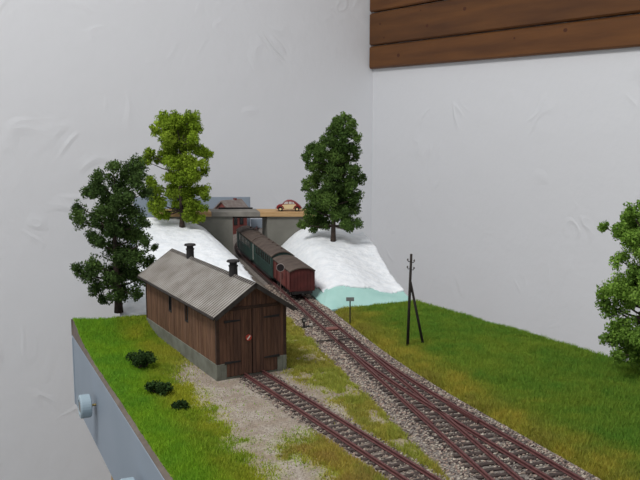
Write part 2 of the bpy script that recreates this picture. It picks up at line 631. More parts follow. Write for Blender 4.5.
# grass: fine fibres
def grass(n, sel, hmin, hmax, name, label):
    uu, vv = rng.random(n), rng.random(n)
    X = (FI[0] * (1 - uu) + FRp[0] * uu) * (1 - vv) + (BI[0] * (1 - uu) + BRp[0] * uu) * vv
    Y = (FLp[1] * (1 - uu) + FRp[1] * uu) * (1 - vv) + (BLp[1] * (1 - uu) + BRp[1] * uu) * vv
    keep = (Y > 4.3) & (X < 4.6) & sel(X, Y)
    X, Y = X[keep], Y[keep]
    cv, _, col = zones(X, Y)
    keep = rng.random(len(X)) < 0.06 + 0.94 * sstep(0.05, 0.95, cv) ** 1.4
    wq, lq = shed_wl(X, Y)
    keep &= ((cv > 0.03) | (rng.random(len(X)) < 0.25)) & ~((wq > -0.012) & (wq < SW + 0.012) & (lq > -0.012) & (lq < SL + 0.012))
    keep &= ~((np.abs(wq - 0.345) < 0.15) & (lq < 0.02) & (rng.random(len(X)) < 0.9)) & ~(((X - main_c(Y)) > -0.27) & ((X - main_c(Y) - div_off(Y)) < 0.27))
    X, Y, col, cv = X[keep], Y[keep], col[keep], cv[keep]
    k = len(X)
    Z = ground_z(X, Y) - 0.004
    tuft = fbm(X, Y, 5.5)
    h = (hmin + (hmax - hmin) * rng.random(k)) * (0.55 + 0.75 * tuft) * (0.45 + 0.55 * cv)
    a = rng.random(k) * 2 * math.pi
    wdt = 0.0035 + 0.003 * rng.random(k)
    la = rng.random(k) * 2 * math.pi
    lean = h * (0.15 + 0.6 * rng.random(k))
    base = np.stack([X, Y, Z], -1)
    side = np.stack([np.cos(a) * wdt, np.sin(a) * wdt, np.zeros(k)], -1)
    tip = base + np.stack([np.cos(la) * lean, np.sin(la) * lean, h], -1)
    V = np.stack([base - side, base + side, tip], 1).reshape(-1, 3)
    jit = 0.82 + 0.4 * rng.random((k, 1)) + 0.10 * (rng.random((k, 3)) - 0.5)
    tri = tri_mesh(name, V, np.clip(col * jit, 0.003, 1), M_GRASS)
    return tag(tri, label, 'grass', kind='stuff')


M_GRASS = attr_mat('static_grass', 0.9, 0.1, transl=0.35)
grass(800000, lambda X, Y: (X - main_c(Y)) < 0, 0.022, 0.052, 'grass', 'short bright green to yellow static grass around the shed and between the tracks')
grass(800000, lambda X, Y: (X - main_c(Y) - div_off(Y)) > 0, 0.03, 0.062, 'grass', 'deeper green static grass sloping to the right edge behind the telegraph pole')

# ------------------------------------------------------------------ tracks
M_RAIL = mat('rusty_rail', lin(104, 64, 62), 0.55, lin(84, 50, 50), 30, spec=0.4)
M_SLEEPER = mat('weathered_sleeper', lin(78, 66, 62), 0.85, lin(58, 50, 48), 25)
RAIL_PROF = [(-0.012, -0.018), (0.012, -0.018), (0.012, -0.014), (0.004, -0.010), (0.004, 0.000), (0.0085, 0.003), (0.0085, 0.010), (-0.0085, 0.010), (-0.0085, 0.003), (-0.004, 0.0), (-0.004, -0.010), (-0.012, -0.014)]
G2 = 0.09


def rail(cl, off, parent):
    """cl: function Y-list -> points; rail offset off from a centre polyline."""
    pts = [Vector((p[0], p[1], 0)) for p in cl]
    mb = MB()
    n = len(RAIL_PROF)
    for i, p in enumerate(pts):
        d = (pts[min(i + 1, len(pts) - 1)] - pts[max(i - 1, 0)]).normalized()
        r = Vector((d.y, -d.x, 0))
        for x, z in RAIL_PROF:
            q = p + r * (off + x)
            mb.v.append((q.x, q.y, z))
    for i in range(len(pts) - 1):
        for j in range(n):
            a, b = i * n + j, i * n + (j + 1) % n
            mb.f.append((a, a + n, b + n, b))
    mb.f.append(tuple(range(n)))
    mb.f.append(tuple((len(pts) - 1) * n + j for j in range(n - 1, -1, -1)))
    return mb.build('rail', M_RAIL, parent)


_sl = {}


def sleeper(x, y, ang, length, parent):
    key = round(length, 2)
    if key not in _sl:
        mb = MB()
        h = length / 2
        c = 0.004
        mb.sweep([(-0.017, -0.05), (0.017, -0.05), (0.017, -0.018 - c), (0.017 - c, -0.018), (-0.017 + c, -0.018), (-0.017, -0.018 - c)], -h, h)
        _sl[key] = mb.mesh('sleeper', M_SLEEPER)
    o = link('sleeper', _sl[key], parent)
    o.location = (x, y, random.uniform(-0.002, 0.002))
    o.rotation_euler = (0, 0, ang + math.pi / 2 - math.pi + random.uniform(-0.02, 0.02))
    return o


def mainpts(y0, y1, n=40):
    return [(float(main_c(y)), y) for y in np.linspace(y0, y1, n)]


def heading(f, y):
    return math.atan2(float(f(y - 0.05) - f(y + 0.05)), 0.1)


track = thing('railway_track', 'straight rusty track running under the bridge beneath the train', 'railway track')
for s in (-1, 1):
    rail(mainpts(8.95, 17.6, 70), s * G2, track)
y = 9.0
while y < 17.6:
    a = heading(main_c, y)
    sleeper(float(main_c(y)), y, a, 0.30, track)
    y += 0.09 * math.cos(a)

turn = thing('railway_turnout', 'rusty turnout splitting into two tracks at the lower right', 'railway track')
for s in (-1, 1):
    rail(mainpts(3.5, 8.95, 30), s * G2, turn)
dc = lambda y: main_c(y) + div_off(y)
for s in (-1, 1):
    rail([(float(dc(y)), y) for y in np.linspace(3.5, 8.35, 50)], s * G2, turn)
y = 3.55
while y < 8.95:
    o = float(div_off(y))
    xc = float(main_c(y))
    if o < 0.30:
        sleeper(xc + o / 2, y + (o / 2) * 0.275, TA, 0.30 + o, turn)
    else:
        sleeper(xc, y, TA, 0.29, turn)
        sleeper(float(dc(y)), y, heading(dc, y), 0.29, turn)
    y += 0.09 * math.cos(TA)
# check rails and tie bar of the turnout
cr = MB()
d0 = Vector((-math.sin(TA), math.cos(TA), 0))
for s, f in ((-1, main_c), (1, dc)):
    hd = heading(f, 6.2)
    p = Vector((float(f(6.2)), 6.2, 0))
    Mx = Matrix.Translation(p) @ Matrix.Rotation(hd, 4, 'Z')
    xo = s * (G2 - 0.022)
    cr.box(xo - 0.004, xo + 0.004, -0.22, 0.22, -0.018, 0.008, Mx)
cr.build('check_rails', M_RAIL, turn)
tb = MB()
Mx = Matrix.Translation((float(main_c(8.45)), 8.45, 0)) @ Matrix.Rotation(TA, 4, 'Z')
tb.box(-0.30, 0.13, -0.008, 0.008, -0.017, -0.011, Mx)
tb.build('tie_bar', mat('dark_iron', lin(52, 46, 44), 0.6, metal=0.3), turn)

siding = thing('railway_track', 'short rusty siding leading into the shed doors', 'railway track')
pts = [shed_xy(0.345, l) for l in np.linspace(-4.0, -0.02, 12)]
for s in (-1, 1):
    rail(pts, s * G2, siding)
l = -4.0
while l < -0.03:
    x, y = shed_xy(0.345, l)
    sleeper(x, y, SA, 0.28, siding)
    l += 0.09

# ballast: a shouldered bed and loose stones
M_BED = mat('ballast_bed', lin(150, 142, 134), 0.95, lin(96, 88, 84), 70, 0.5, 90)
bedm = MB()
ys = np.linspace(3.45, 8.96, 60)
bed_t = MB()
for i, yv in enumerate(np.linspace(8.96, 17.6, 70)):
    xc = float(main_c(yv))
    bed_t.v += [(xc - 0.33, yv, -0.045), (xc - 0.24, yv, -0.032), (xc + 0.20, yv, -0.032), (xc + 0.30, yv, -0.045)]
    if i:
        for j in range(3):
            bed_t.f.append((4 * i - 4 + j, 4 * i - 3 + j, 4 * i + 1 + j, 4 * i + j))
bed_t.build('ballast_bed', M_BED, track)
for i, yv in enumerate(ys):
    xc = float(main_c(yv)); o = float(div_off(yv))
    z0 = -0.045
    row = [(xc - 0.33, z0), (xc - 0.24, -0.032), (xc + o + 0.20, -0.032), (xc + o + 0.30, z0)]
    bedm.v += [(x, yv, z) for x, z in row]
    if i:
        k = 4 * i
        for j in range(3):
            bedm.f.append((k - 4 + j, k - 3 + j, k + 1 + j, k + j))
bed = bedm.build('ballast_bed', M_BED, turn)
M_STONE = attr_mat('ballast_stones', 0.95, 0.15)


def stones(P, size, cols, name, label, cat):
    """P (N,3); little irregular octahedra."""
    n = len(P)
    base = np.array([[1, 0, 0], [0, 1, 0], [-1, 0, 0], [0, -1, 0], [0, 0, 1], [0, 0, -1]], float)
    tri = np.array([[0, 1, 4], [1, 2, 4], [2, 3, 4], [3, 0, 4], [1, 0, 5], [2, 1, 5], [3, 2, 5], [0, 3, 5]])
    S = size[:, None, None] * base[None] * (0.6 + 0.8 * rng.random((n, 6, 1)))
    a = rng.random(n) * 6.28
    ca_, sa_ = np.cos(a)[:, None], np.sin(a)[:, None]
    x = S[..., 0] * ca_ - S[..., 1] * sa_
    yv = S[..., 0] * sa_ + S[..., 1] * ca_
    V = np.stack([x + 0.5 * S[..., 2], yv, S[..., 2] * 0.75], -1) + P[:, None, :]
    V = V[:, tri, :].reshape(-1, 3)
    return tag(tri_mesh(name, V, np.repeat(cols, 8, axis=0), M_STONE), label, cat, kind='stuff')


def stone_cols(n):
    pal = np.array([lin(182, 172, 158), lin(146, 132, 120), lin(104, 92, 88), lin(162, 140, 128), lin(74, 64, 64)])
    return pal[rng.choice(5, n, p=[.24, .26, .22, .16, .12])] * (0.85 + 0.3 * rng.random((n, 1)))


n = 21000
yv = 4.3 + (11.4 - 4.3) * rng.random(n) ** 1.0
o = div_off(yv)
lo, hi = -0.33, 0.28 + o
t = lo + (hi - lo) * rng.random(n)
X = main_c(yv) + t
keep = rng.random(n) < np.where((t < -0.16) | (t > o + 0.16), 1.0, 0.62)
X, yv, t, o = X[keep], yv[keep], t[keep], o[keep]
edge = np.maximum(np.maximum(-t - 0.22, t - o - 0.20), 0)
sz = 0.006 + 0.006 * rng.random(len(X))
shoulder = (t < -0.17) | (t > o + 0.17)
Z = np.where(shoulder, -0.026 - 0.15 * edge, -0.026)
ballast = stones(np.stack([X, yv, Z], -1), sz, stone_cols(len(X)), 'ballast', 'grey and beige crushed stone ballast along the main track and turnout', 'gravel')
n = 4200
l = -3.2 + 3.15 * rng.random(n)
w = 0.345 + 0.19 * (rng.random(n) * 2 - 1)
x, yy = shed_xy(w, l)
c = stone_cols(n) * 0.92
sid_stones = stones(np.stack([x, yy, np.full(n, -0.026)], -1), 0.006 + 0.005 * rng.random(n), c, 'ballast', 'sparse grey stones between the sleepers of the shed siding', 'gravel')
n = 26000
l = -2.9 + 3.6 * rng.random(n)
w = -0.9 + 1.9 * rng.random(n)
x, yy = shed_xy(w, l)
cv, ea, _ = zones(x, yy)
dm = (x - main_c(yy))
keep = (rng.random(n) < (1 - cv)) & (dm < -0.34) & (np.abs(w - 0.345) > 0.19) & ((w < -0.02) | (w > SW + .02) | (l < -0.02))
x, yy = x[keep], yy[keep]
c = stone_cols(len(x)) * 0.35 + 0.65 * np.array(lin(166, 154, 142))
stones(np.stack([x, yy, ground_z(x, yy) + 0.001], -1), 0.003 + 0.004 * rng.random(len(x)), c, 'gravel', 'fine pale gravel spread in front of the shed doors', 'gravel')

# ------------------------------------------------------------------ engine shed
M_PLANKS = [mat('brown_plank_%d' % i, lin(*c1), 0.85, lin(*c2), 9, 0.2, 40, 0.2, stretch=(6, 6, 0.5), detail=8)
            for i, (c1, c2) in enumerate([((118, 88, 68), (92, 66, 50)), ((124, 92, 72), (98, 72, 56)), ((110, 82, 64), (86, 62, 48)), ((120, 92, 74), (94, 66, 50))])]
M_FRONT_SHADED = [mat('shaded_front_plank_%d' % i, lin(*c1), 0.85, lin(*c2), 9, 0.2, 40, 0.2, stretch=(6, 6, 0.5), detail=8)  # planks of the shed front and doors, its shade put into the darker browns
          for i, (c1, c2) in enumerate([((102, 74, 60), (76, 54, 44)), ((108, 78, 62), (82, 58, 48)), ((96, 70, 58), (72, 52, 44))])]
M_CONC = mat('grey_concrete', lin(120, 122, 112), 0.95, lin(102, 102, 92), 8, 0.2)
M_ROOF = mat('grey_roofing', lin(158, 153, 147), 0.9, lin(136, 130, 123), 6, 0.1, 60)
M_ROOF_D = mat('dark_roof_edge', lin(62, 56, 52), 0.85, lin(46, 42, 40), 12)
M_FRAME = mat('dark_timber', lin(70, 50, 40), 0.85, lin(52, 38, 32), 14)
M_BLACK = mat('sooty_iron', lin(46, 42, 42), 0.7, lin(34, 32, 32), 14)
M_DARKGLASS = mat('dark_glass', lin(18, 18, 20), 0.15, spec=0.5)

shed = thing('engine_shed', 'brown plank engine shed with grey roof and double doors', 'shed', (SX, SY, 0), SA)
HC, HE, HR, OS, OF = 0.119, 0.578, 0.848, 0.063, 0.10
slope = (HR - HE) / (SW / 2 + OS)
wall_top = HE + OS * slope - 0.028
# plinth, notched for the doors
mb = MB()
DX0, DX1 = 0.085, SW - 0.085
mb.box(-0.012, 0.03, -0.012, SL + 0.012, -0.06, HC)
mb.box(SW - 0.03, SW + 0.012, -0.012, SL + 0.012, -0.06, HC)
mb.box(0.03, SW - 0.03, SL - 0.03, SL + 0.012, -0.06, HC)
mb.box(0.03, DX0, -0.012, 0.03, -0.06, HC)
mb.box(DX1, SW - 0.03, -0.012, 0.03, -0.06, HC)
mb.box(DX0, DX1, -0.004, 0.03, -0.06, -0.012)
mb.build('plinth', M_CONC, shed, bevel=0.004)
# core walls behind the planks
cw = MB()
prof = [(0.012, HC), (SW - 0.012, HC), (SW - 0.012, wall_top), (SW / 2, wall_top + (SW / 2 - 0.012) * slope), (0.012, wall_top)]
cw.sweep(prof, 0.014, SL - 0.012)
wall = cw.build('wall', M_FRAME, shed)
pr = random.Random(3)


def plank_box(parent, mats, x0, x1, y0, y1, z0, z1a, z1b=None):
    """A vertical plank; its top may be slanted in x (gable)."""
    z1b = z1a if z1b is None else z1b
    vs = [(x0, y0, z0), (x1, y0, z0), (x1, y1, z0), (x0, y1, z0), (x0, y0, z1a), (x1, y0, z1b), (x1, y1, z1b), (x0, y1, z1a)]
    m = MB()
    m.add(vs, [(0, 3, 2, 1), (4, 5, 6, 7), (0, 1, 5, 4), (1, 2, 6, 5), (2, 3, 7, 6), (3, 0, 4, 7)])
    return m.build('plank', pr.choice(mats), parent)


win = [(1.195, 1.265), (0.715, 0.785)]
pw = 0.0485
k = 0
yv = 0.0
while yv < SL - 0.01:
    y1 = min(yv + pw, SL)
    for side in (0, 1):
        dx = pr.uniform(0, 0.003)
        zb = HC - 0.002
        zt = wall_top
        if side == 0:
            cut = [wn for wn in win if wn[0] < (yv + y1) / 2 < wn[1]]
            if cut:
                plank_box(wall, M_PLANKS, -0.006 - dx, 0.012, yv + 0.001, y1 - 0.002, zb, 0.36)
            else:
                plank_box(wall, M_PLANKS, -0.006 - dx, 0.012, yv + 0.001, y1 - 0.002, zb, zt)
        else:
            plank_box(wall, M_PLANKS, SW - 0.012, SW + 0.006 + dx, yv + 0.001, y1 - 0.002, zb, zt)
    yv += pw
# gable planks (front above and beside the doors; back)
DZ = 0.60
xv = 0.0
while xv < SW - 0.01:
    x1 = min(xv + pw, SW)
    gz = lambda x: wall_top + min(x, SW - x) * slope
    xm = (xv + x1) / 2
    z0 = DZ + 0.02 if DX0 < xm < DX1 else HC - 0.002
    if min(gz(xv), gz(x1)) > z0 + 0.01:
        dx = pr.uniform(0, 0.002)
        plank_box(wall, M_FRONT_SHADED, xv + 0.001, x1 - 0.001, -0.006 - dx, 0.014, z0, gz(xv), gz(x1))
    plank_box(wall, M_PLANKS, xv + 0.001, x1 - 0.001, SL - 0.012, SL + 0.006, HC, gz(xv), gz(x1))
    xv += pw
# windows in the left wall
for w0, w1 in win:
    mb = MB()
    mb.box(0.0, 0.006, w0, w1, 0.36, 0.54)
    wn = mb.build('window', M_DARKGLASS, shed)
    fr = MB()
    fr.box(-0.012, 0.006, w0 - 0.008, w0 + 0.006, 0.35, 0.55)
    fr.box(-0.012, 0.006, w1 - 0.006, w1 + 0.008, 0.35, 0.55)
    fr.box(-0.012, 0.006, w0, w1, 0.35, 0.364)
    fr.box(-0.012, 0.006, w0, w1, 0.536, 0.55)
    fr.build('window_frame', M_BLACK, wn)
# corner posts and lintel
for x0, y0 in ((-0.011, -0.011), (SW - 0.019, -0.011), (-0.011, SL - 0.019), (SW - 0.019, SL - 0.019)):
    MB().box(x0, x0 + 0.03, y0, y0 + 0.03, HC, wall_top).build('corner_post', M_FRAME, shed)
MB().box(DX0 - 0.012, DX1 + 0.012, -0.014, 0.01, DZ, DZ + 0.026).build('lintel', M_FRAME, shed)
# door leaves
mid = (DX0 + DX1) / 2
for s, (a, b) in ((0, (DX0, mid - 0.004)), (1, (mid + 0.004, DX1))):
    back = MB().box(a, b, -0.002, 0.012, -0.008, DZ).build('door', M_BLACK, shed)
    n = 7
    for i in range(n):
        x0 = a + (b - a) * i / n
        x1 = a + (b - a) * (i + 1) / n
        plank_box(back, M_FRONT_SHADED, x0 + 0.001, x1 - 0.001, -0.012 - pr.uniform(0, 0.002), -0.001, -0.008 + pr.uniform(0, 0.004), DZ - 0.002)
    for z in (0.125, 0.505):
        h = MB()
        if s == 0:
            h.add([(a - 0.02, -0.019, z - 0.012), (a + 0.135, -0.019, z - 0.006), (a + 0.135, -0.019, z + 0.006), (a - 0.02, -0.019, z + 0.012),
                   (a - 0.02, -0.012, z - 0.012), (a + 0.135, -0.012, z - 0.006), (a + 0.135, -0.012, z + 0.006), (a - 0.02, -0.012, z + 0.012)],
                  [(0, 1, 2, 3), (4, 7, 6, 5), (0, 4, 5, 1), (1, 5, 6, 2), (2, 6, 7, 3), (3, 7, 4, 0)])
        else:
            h.add([(b + 0.02, -0.019, z - 0.012), (b - 0.135, -0.019, z - 0.006), (b - 0.135, -0.019, z + 0.006), (b + 0.02, -0.019, z + 0.012),
                   (b + 0.02, -0.012, z - 0.012), (b - 0.135, -0.012, z - 0.006), (b - 0.135, -0.012, z + 0.006), (b + 0.02, -0.012, z + 0.012)],
                  [(3, 2, 1, 0), (5, 6, 7, 4), (1, 5, 4, 0), (2, 6, 5, 1), (3, 7, 6, 2), (0, 4, 7, 3)])
        h.build('strap_hinge', M_BLACK, back)
    if s == 0:
        Md = Matrix.Translation((b - 0.035, -0.016, 0.335)) @ Matrix.Rotation(math.pi / 2, 4, 'X')
        sg = MB().lathe([(0.029, 0.0), (0.029, 0.006)], 24, Md).build('round_sign', mat('sign_red', lin(176, 62, 50), 0.6), back)
        sg['label'] = 'round red sign with a white diagonal bar'
        bar = MB()
        Mb = Matrix.Translation((b - 0.035, -0.0225, 0.335)) @ Matrix.Rotation(-math.radians(48), 4, 'Y')
        bar.box(-0.022, 0.022, -0.001, 0.001, -0.006, 0.006, Mb)
        bar.build('bar', mat('sign_white', lin(225, 215, 205), 0.6), sg)
# roof: two slopes with fine courses, ridge cap, verge boards
RT = 0.022
for s in (0, 1):
    eave = Vector((-OS, 0, HE)) if s == 0 else Vector((SW + OS, 0, HE))
    ridge = Vector((SW / 2, 0, HR))
    d = (ridge - eave)
    ln = d.length
    d.normalize()
    nrm = Vector((-d.z, 0, d.x)) if s == 0 else Vector((d.z, 0, -d.x))
    if nrm.z < 0:
        nrm = -nrm
    mb = MB()
    # slab
    p = [eave - nrm * RT, eave, ridge, ridge - nrm * RT]
    mb.add([(q.x, -OF, q.z) for q in p] + [(q.x, SL + OF, q.z) for q in p], [(0, 1, 2, 3), (7, 6, 5, 4), (0, 4, 5, 1), (1, 5, 6, 2), (2, 6, 7, 3), (3, 7, 4, 0)])
    rf = mb.build('roof', M_ROOF, shed)
    # standing battens of the roofing sheets
    NB = 50
    bm_ = MB()
    for i in range(NB + 1):
        yy_ = -OF + (SL + 2 * OF) * i / NB
        a0, a1 = eave, ridge
        q = [a0 + Vector((0, yy_ - 0.004, 0)), a0 + Vector((0, yy_ + 0.004, 0)), a1 + Vector((0, yy_ + 0.004, 0)), a1 + Vector((0, yy_ - 0.004, 0))]
        top = [v_ + nrm * 0.007 for v_ in q]
        bm_.add(q + top, [(4, 5, 6, 7), (0, 1, 5, 4), (1, 2, 6, 5), (2, 3, 7, 6), (3, 0, 4, 7)])
    rb = bm_.build('sheet_ribs', M_ROOF, rf)
    rb['kind'] = 'stuff'
    for yy_ in (-OF - 0.008, SL + OF - 0.004):
        vb = MB()
        q = [eave - nrm * 0.036, eave + nrm * 0.004, ridge + nrm * 0.004, ridge - nrm * 0.036]
        vb.add([(v_.x, yy_, v_.z) for v_ in q] + [(v_.x, yy_ + 0.012, v_.z) for v_ in q], [(0, 1, 2, 3), (7, 6, 5, 4), (0, 4, 5, 1), (1, 5, 6, 2), (2, 6, 7, 3), (3, 7, 4, 0)])
        vb.build('verge_board', M_ROOF_D, rf)
    g = MB().tube([(eave.x + (-0.006 if s == 0 else 0.006), -OF, HE - 0.014), (eave.x + (-0.006 if s == 0 else 0.006), SL + OF, HE - 0.014)], 0.011, 8)
    g.build('gutter', M_ROOF_D, rf, smooth=True)
rc = MB()
rc.sweep([(SW / 2 - 0.03, HR - 0.016), (SW / 2, HR + 0.006), (SW / 2 + 0.03, HR - 0.016), (SW / 2 + 0.028, HR - 0.026), (SW / 2, HR - 0.004), (SW / 2 - 0.028, HR - 0.026)], -OF - 0.008, SL + OF + 0.008)
rc.build('ridge_cap', M_ROOF_D, shed)
# smoke vents on the ridge
for lv in (1.56, 0.40):
    mb = MB()
    Mv = Matrix.Translation((SW / 2, lv, HR + 0.022))
    mb.lathe([(0.042, -0.055), (0.040, 0.05), (0.046, 0.052), (0.046, 0.062), (0.036, 0.064), (0.036, 0.098)], 14, Mv)
    vn = mb.build('smoke_vent', M_BLACK, shed)
    mb = MB()
    mb.lathe([(0.060, 0.094), (0.064, 0.100), (0.056, 0.112), (0.02, 0.118)], 14, Mv)
    mb.build('vent_cap', M_BLACK, vn)

# ------------------------------------------------------------------ hill module behind
hill_module = thing('railway_module', 'rear module with grey base under the white hills and bridge', 'model railway', (0, 0, 0))
HB = [(-2.35, 9.16), (1.20, 10.36), (0.72, 13.9), (0.5, 18.0), (-4.2, 18.0), (-2.95, 13.9)]
mb = MB()
mb.prism(HB, -0.16, -0.075)
mb.build('base_board', mat('grey_base_board', lin(150, 146, 140), 0.9, lin(130, 126, 120), 4), hill_module)
for i in range(6):
    board('fascia_board', HB[i], HB[(i + 1) % 6], 0.08, -0.8, -0.165, M_FASCIA, hill_module)
for x, y in ((-2.2, 9.7), (0.5, 13.0), (-3.6, 17.5), (0.2, 17.5)):
    l = link('leg', leg_me, hill_module)
    l.location = (x, y, 0.0)

M_FOAM = mat('turquoise_foam', lin(172, 210, 202), 0.8, lin(160, 202, 194), 5)
M_EARTH = mat('grey_brown_earth', lin(122, 114, 104), 0.95, lin(100, 92, 84), 8, 0.4, 30)
M_PLASTER = mat('white_plaster_gauze', lin(244, 246, 248), 0.85, lin(232, 236, 240), 9, 0.9, 16, 0.25)


def hill_h(X, Y, side):
    e = (X - main_c(np.minimum(Y, 13.8))) * math.cos(TA) * side
    cut = np.clip((e - 0.24) * 0.98, 0, 3)
    if side > 0:
        xr = 1.2 - 0.16 * (Y - 10.25)
        cen = np.interp(Y, [9.8, 10.05, 10.4, 11.2, 12.6, 13.4, 14], [-0.05, 0.0, 0.14, 0.27, 0.43, 0.57, 0.6])
        rgt = np.interp(Y, [10.2, 10.7, 11.53, 12.15, 12.45, 13.6, 14], [-0.02, 0.01, 0.11, 0.27, 0.375, 0.46, 0.46])
        yf = 9.98 + 0.341 * (X - 0.077)
        Ye = Y - (yf - 9.98) * np.clip((12.5 - Y) / 2.3, 0, 1)
        cen = np.interp(Ye, [9.8, 10.0, 10.4, 11.2, 12.6, 13.4, 14], [-0.06, -0.04, 0.13, 0.27, 0.43, 0.57, 0.6])
        k = sstep(0.75, 0.05, xr - X)
        pl = cen * (1 - k) + rgt * k
        hill = np.minimum(cut, pl) - 0.04 * np.exp(-((cut - pl) / 0.08) ** 2)
    else:
        yf = 9.34 + 0.325 * (X + 2.35)
        pl = np.interp(Y - yf, [0, 0.25, 1.0, 2.2, 3.4, 4.2], [0.0, 0.08, 0.28, 0.46, 0.58, 0.68])
        hill = np.minimum(cut, pl) - 0.04 * np.exp(-((cut - pl) / 0.08) ** 2)
    return np.maximum(hill, -0.05)


def hill(side, corners, name, label):
    """corners: near-inner, near-outer, far-outer, far-inner (xy)."""
    t = thing(name, label, 'hill')
    A, B, C, D = [np.array(c) for c in corners]
    nu, nv = 70, 90
    uu = np.linspace(0, 1, nu)[None, :, None]
    vv = np.linspace(0, 1, nv)[:, None, None]
    P = (A * (1 - uu) + B * uu) * (1 - vv) + (D * (1 - uu) + C * uu) * vv
    X, Y = P[..., 0], P[..., 1]
    H = hill_h(X, Y, side)
    # foam body: top surface plus skirt to the board
    mb = MB()
    vid = np.arange(nu * nv).reshape(nv, nu)
    zf = np.maximum(H - 0.012, -0.06)
    top = np.stack([X, Y, zf], -1).reshape(-1, 3).tolist()
    bot = np.stack([X, Y, np.full_like(X, -0.075)], -1).reshape(-1, 3).tolist()
    q = np.stack([vid[:-1, :-1], vid[:-1, 1:], vid[1:, 1:], vid[1:, :-1]], -1).reshape(-1, 4)
    if side < 0:
        q = q[:, ::-1]
    loop = list(vid[0, :]) + list(vid[1:, -1]) + list(vid[-1, -2::-1]) + list(vid[-2:0:-1, 0])
    N = nu * nv
    mb.v = top + [bot[i] for i in loop]
    mb.f = [tuple(map(int, f)) for f in q]
    for i in range(len(loop)):
        j = (i + 1) % len(loop)
        f = (int(loop[j]), int(loop[i]), N + i, N + j)
        mb.f.append(f if side > 0 else f[::-1])
    mb.build('foam_body' if side > 0 else 'earth_body', M_FOAM if side > 0 else M_EARTH, t, smooth=False)
    # plaster shell with a ragged lower rim
    rag = fbm(X * 1.0 + 3, Y, 2.2)
    lum = 0.035 * (fbm(X, Y, 3.3) - 0.5) + 0.022 * (fbm(X + 4, Y, 8.0) - 0.5)
    zs_ = H + lum + 0.006
    ok = (vv[..., 0] * 1.0 + 0 * uu[..., 0]) > (0.115 + 0.10 * (rag - 0.5)) if side > 0 else (vv[..., 0] + 0 * uu[..., 0]) >= 0.0
    e = (X - main_c(np.minimum(Y, 13.8))) * math.cos(TA) * side
    ok = ok & (e > (0.30 if side > 0 else 0.50) + 0.12 * (rag - 0.5))
    if side < 0:
        zs_[0, :] = -0.07
    fm = MB()
    fm.v = np.stack([X, Y, zs_], -1).reshape(-1, 3).tolist()
    okf = ok[:-1, :-1] & ok[:-1, 1:] & ok[1:, 1:] & ok[1:, :-1]
    fm.f = [tuple(map(int, f)) for f, g in zip(q, okf.ravel()) if g]
    sh = fm.build('plaster_shell', M_PLASTER, t, smooth=True)
    sd = sh.modifiers.new('thickness', 'SOLIDIFY')
    sd.thickness = 0.03
    sd.offset = -1
    return t


ABY = 13.42                       # near face of the bridge abutments
hill(1, [(float(main_c(9.98)) + 0.25, 9.98), (1.19, 10.36), (0.70, ABY - 0.01), (float(main_c(ABY)) + 0.26, ABY - 0.01)], 'plaster_hill', 'white plaster hill on turquoise foam to the right of the train')
hill(-1, [(float(main_c(10.05)) - 0.25, 10.05), (-2.34, 9.34), (-2.90, ABY - 0.01), (float(main_c(ABY)) - 0.26, ABY - 0.01)], 'plaster_hill', 'white plaster hill behind the shed roof, left of the train')

# ------------------------------------------------------------------ bridge
M_GREY = mat('grey_card', lin(132, 130, 122), 0.9, lin(118, 116, 108), 4)
M_GREY2 = mat('grey_road', lin(140, 136, 128), 0.9, lin(122, 118, 112), 6)
M_CORK = mat('tan_plywood', lin(196, 162, 118), 0.8, lin(178, 142, 98), 10, stretch=(0.6, 3, 3))
bx0, bx1 = -1.44, -0.87
bridge = thing('road_bridge', 'road bridge with grey abutments and tan deck edges over the train', 'bridge')
dy = 0.42
sh_ = -0.272 * dy
DZ0, DZ1 = 0.712, 0.785
for (a, b) in ((-2.70, bx0), (bx1, -0.10)):
    mb = MB()
    mb.prism([(a, ABY), (b, ABY), (b + sh_, ABY + dy), (a + sh_, ABY + dy)], -0.075, DZ0)
    mb.build('abutment', M_GREY, bridge)
for nm, a, b, m in (('deck_board', -2.72, -1.78, M_CORK), ('deck_slab', -1.78, -0.98, M_GREY2), ('deck_board', -0.98, -0.08, M_CORK)):
    mb = MB()
    mb.prism([(a, ABY - 0.05), (b, ABY - 0.05), (b + sh_, ABY + dy + 0.05), (a + sh_, ABY + dy + 0.05)], DZ0, DZ1 + (0.004 if nm == 'deck_slab' else 0))
    mb.build(nm, m, bridge, bevel=0.005)
mb = MB()
mb.prism([(bx0 - 0.02, ABY + 0.02), (bx1 + 0.02, ABY + 0.02), (bx1 + 0.02 - 0.01, ABY + 0.08), (bx0 - 0.03, ABY + 0.08)], DZ0 - 0.03, DZ0)
mb.build('girder', M_ROOF_D, bridge)
mb = MB()
mb.prism([(-1.72, ABY + dy - 0.02), (-1.14, ABY + dy - 0.02), (-1.15, ABY + dy + 0.02), (-1.73, ABY + dy + 0.02)], DZ1, DZ1 + 0.03)
mb.build('parapet', M_BLACK, bridge)

# things beyond the bridge
pan = MB()
pan.box(-4.05, -1.52, 17.72, 17.80, -0.075, 0.625)
tag(pan.build('backing_board', M_FASCIA, bevel=0.005), 'upright grey-blue backing board behind the bridge and small house', 'board')
pan = MB()
pan.box(-1.50, -0.55, 17.60, 17.72, -0.075, 0.16)
tag(pan.build('end_board', M_FASCIA, bevel=0.005), 'low grey-blue board seen through the bridge opening', 'board')

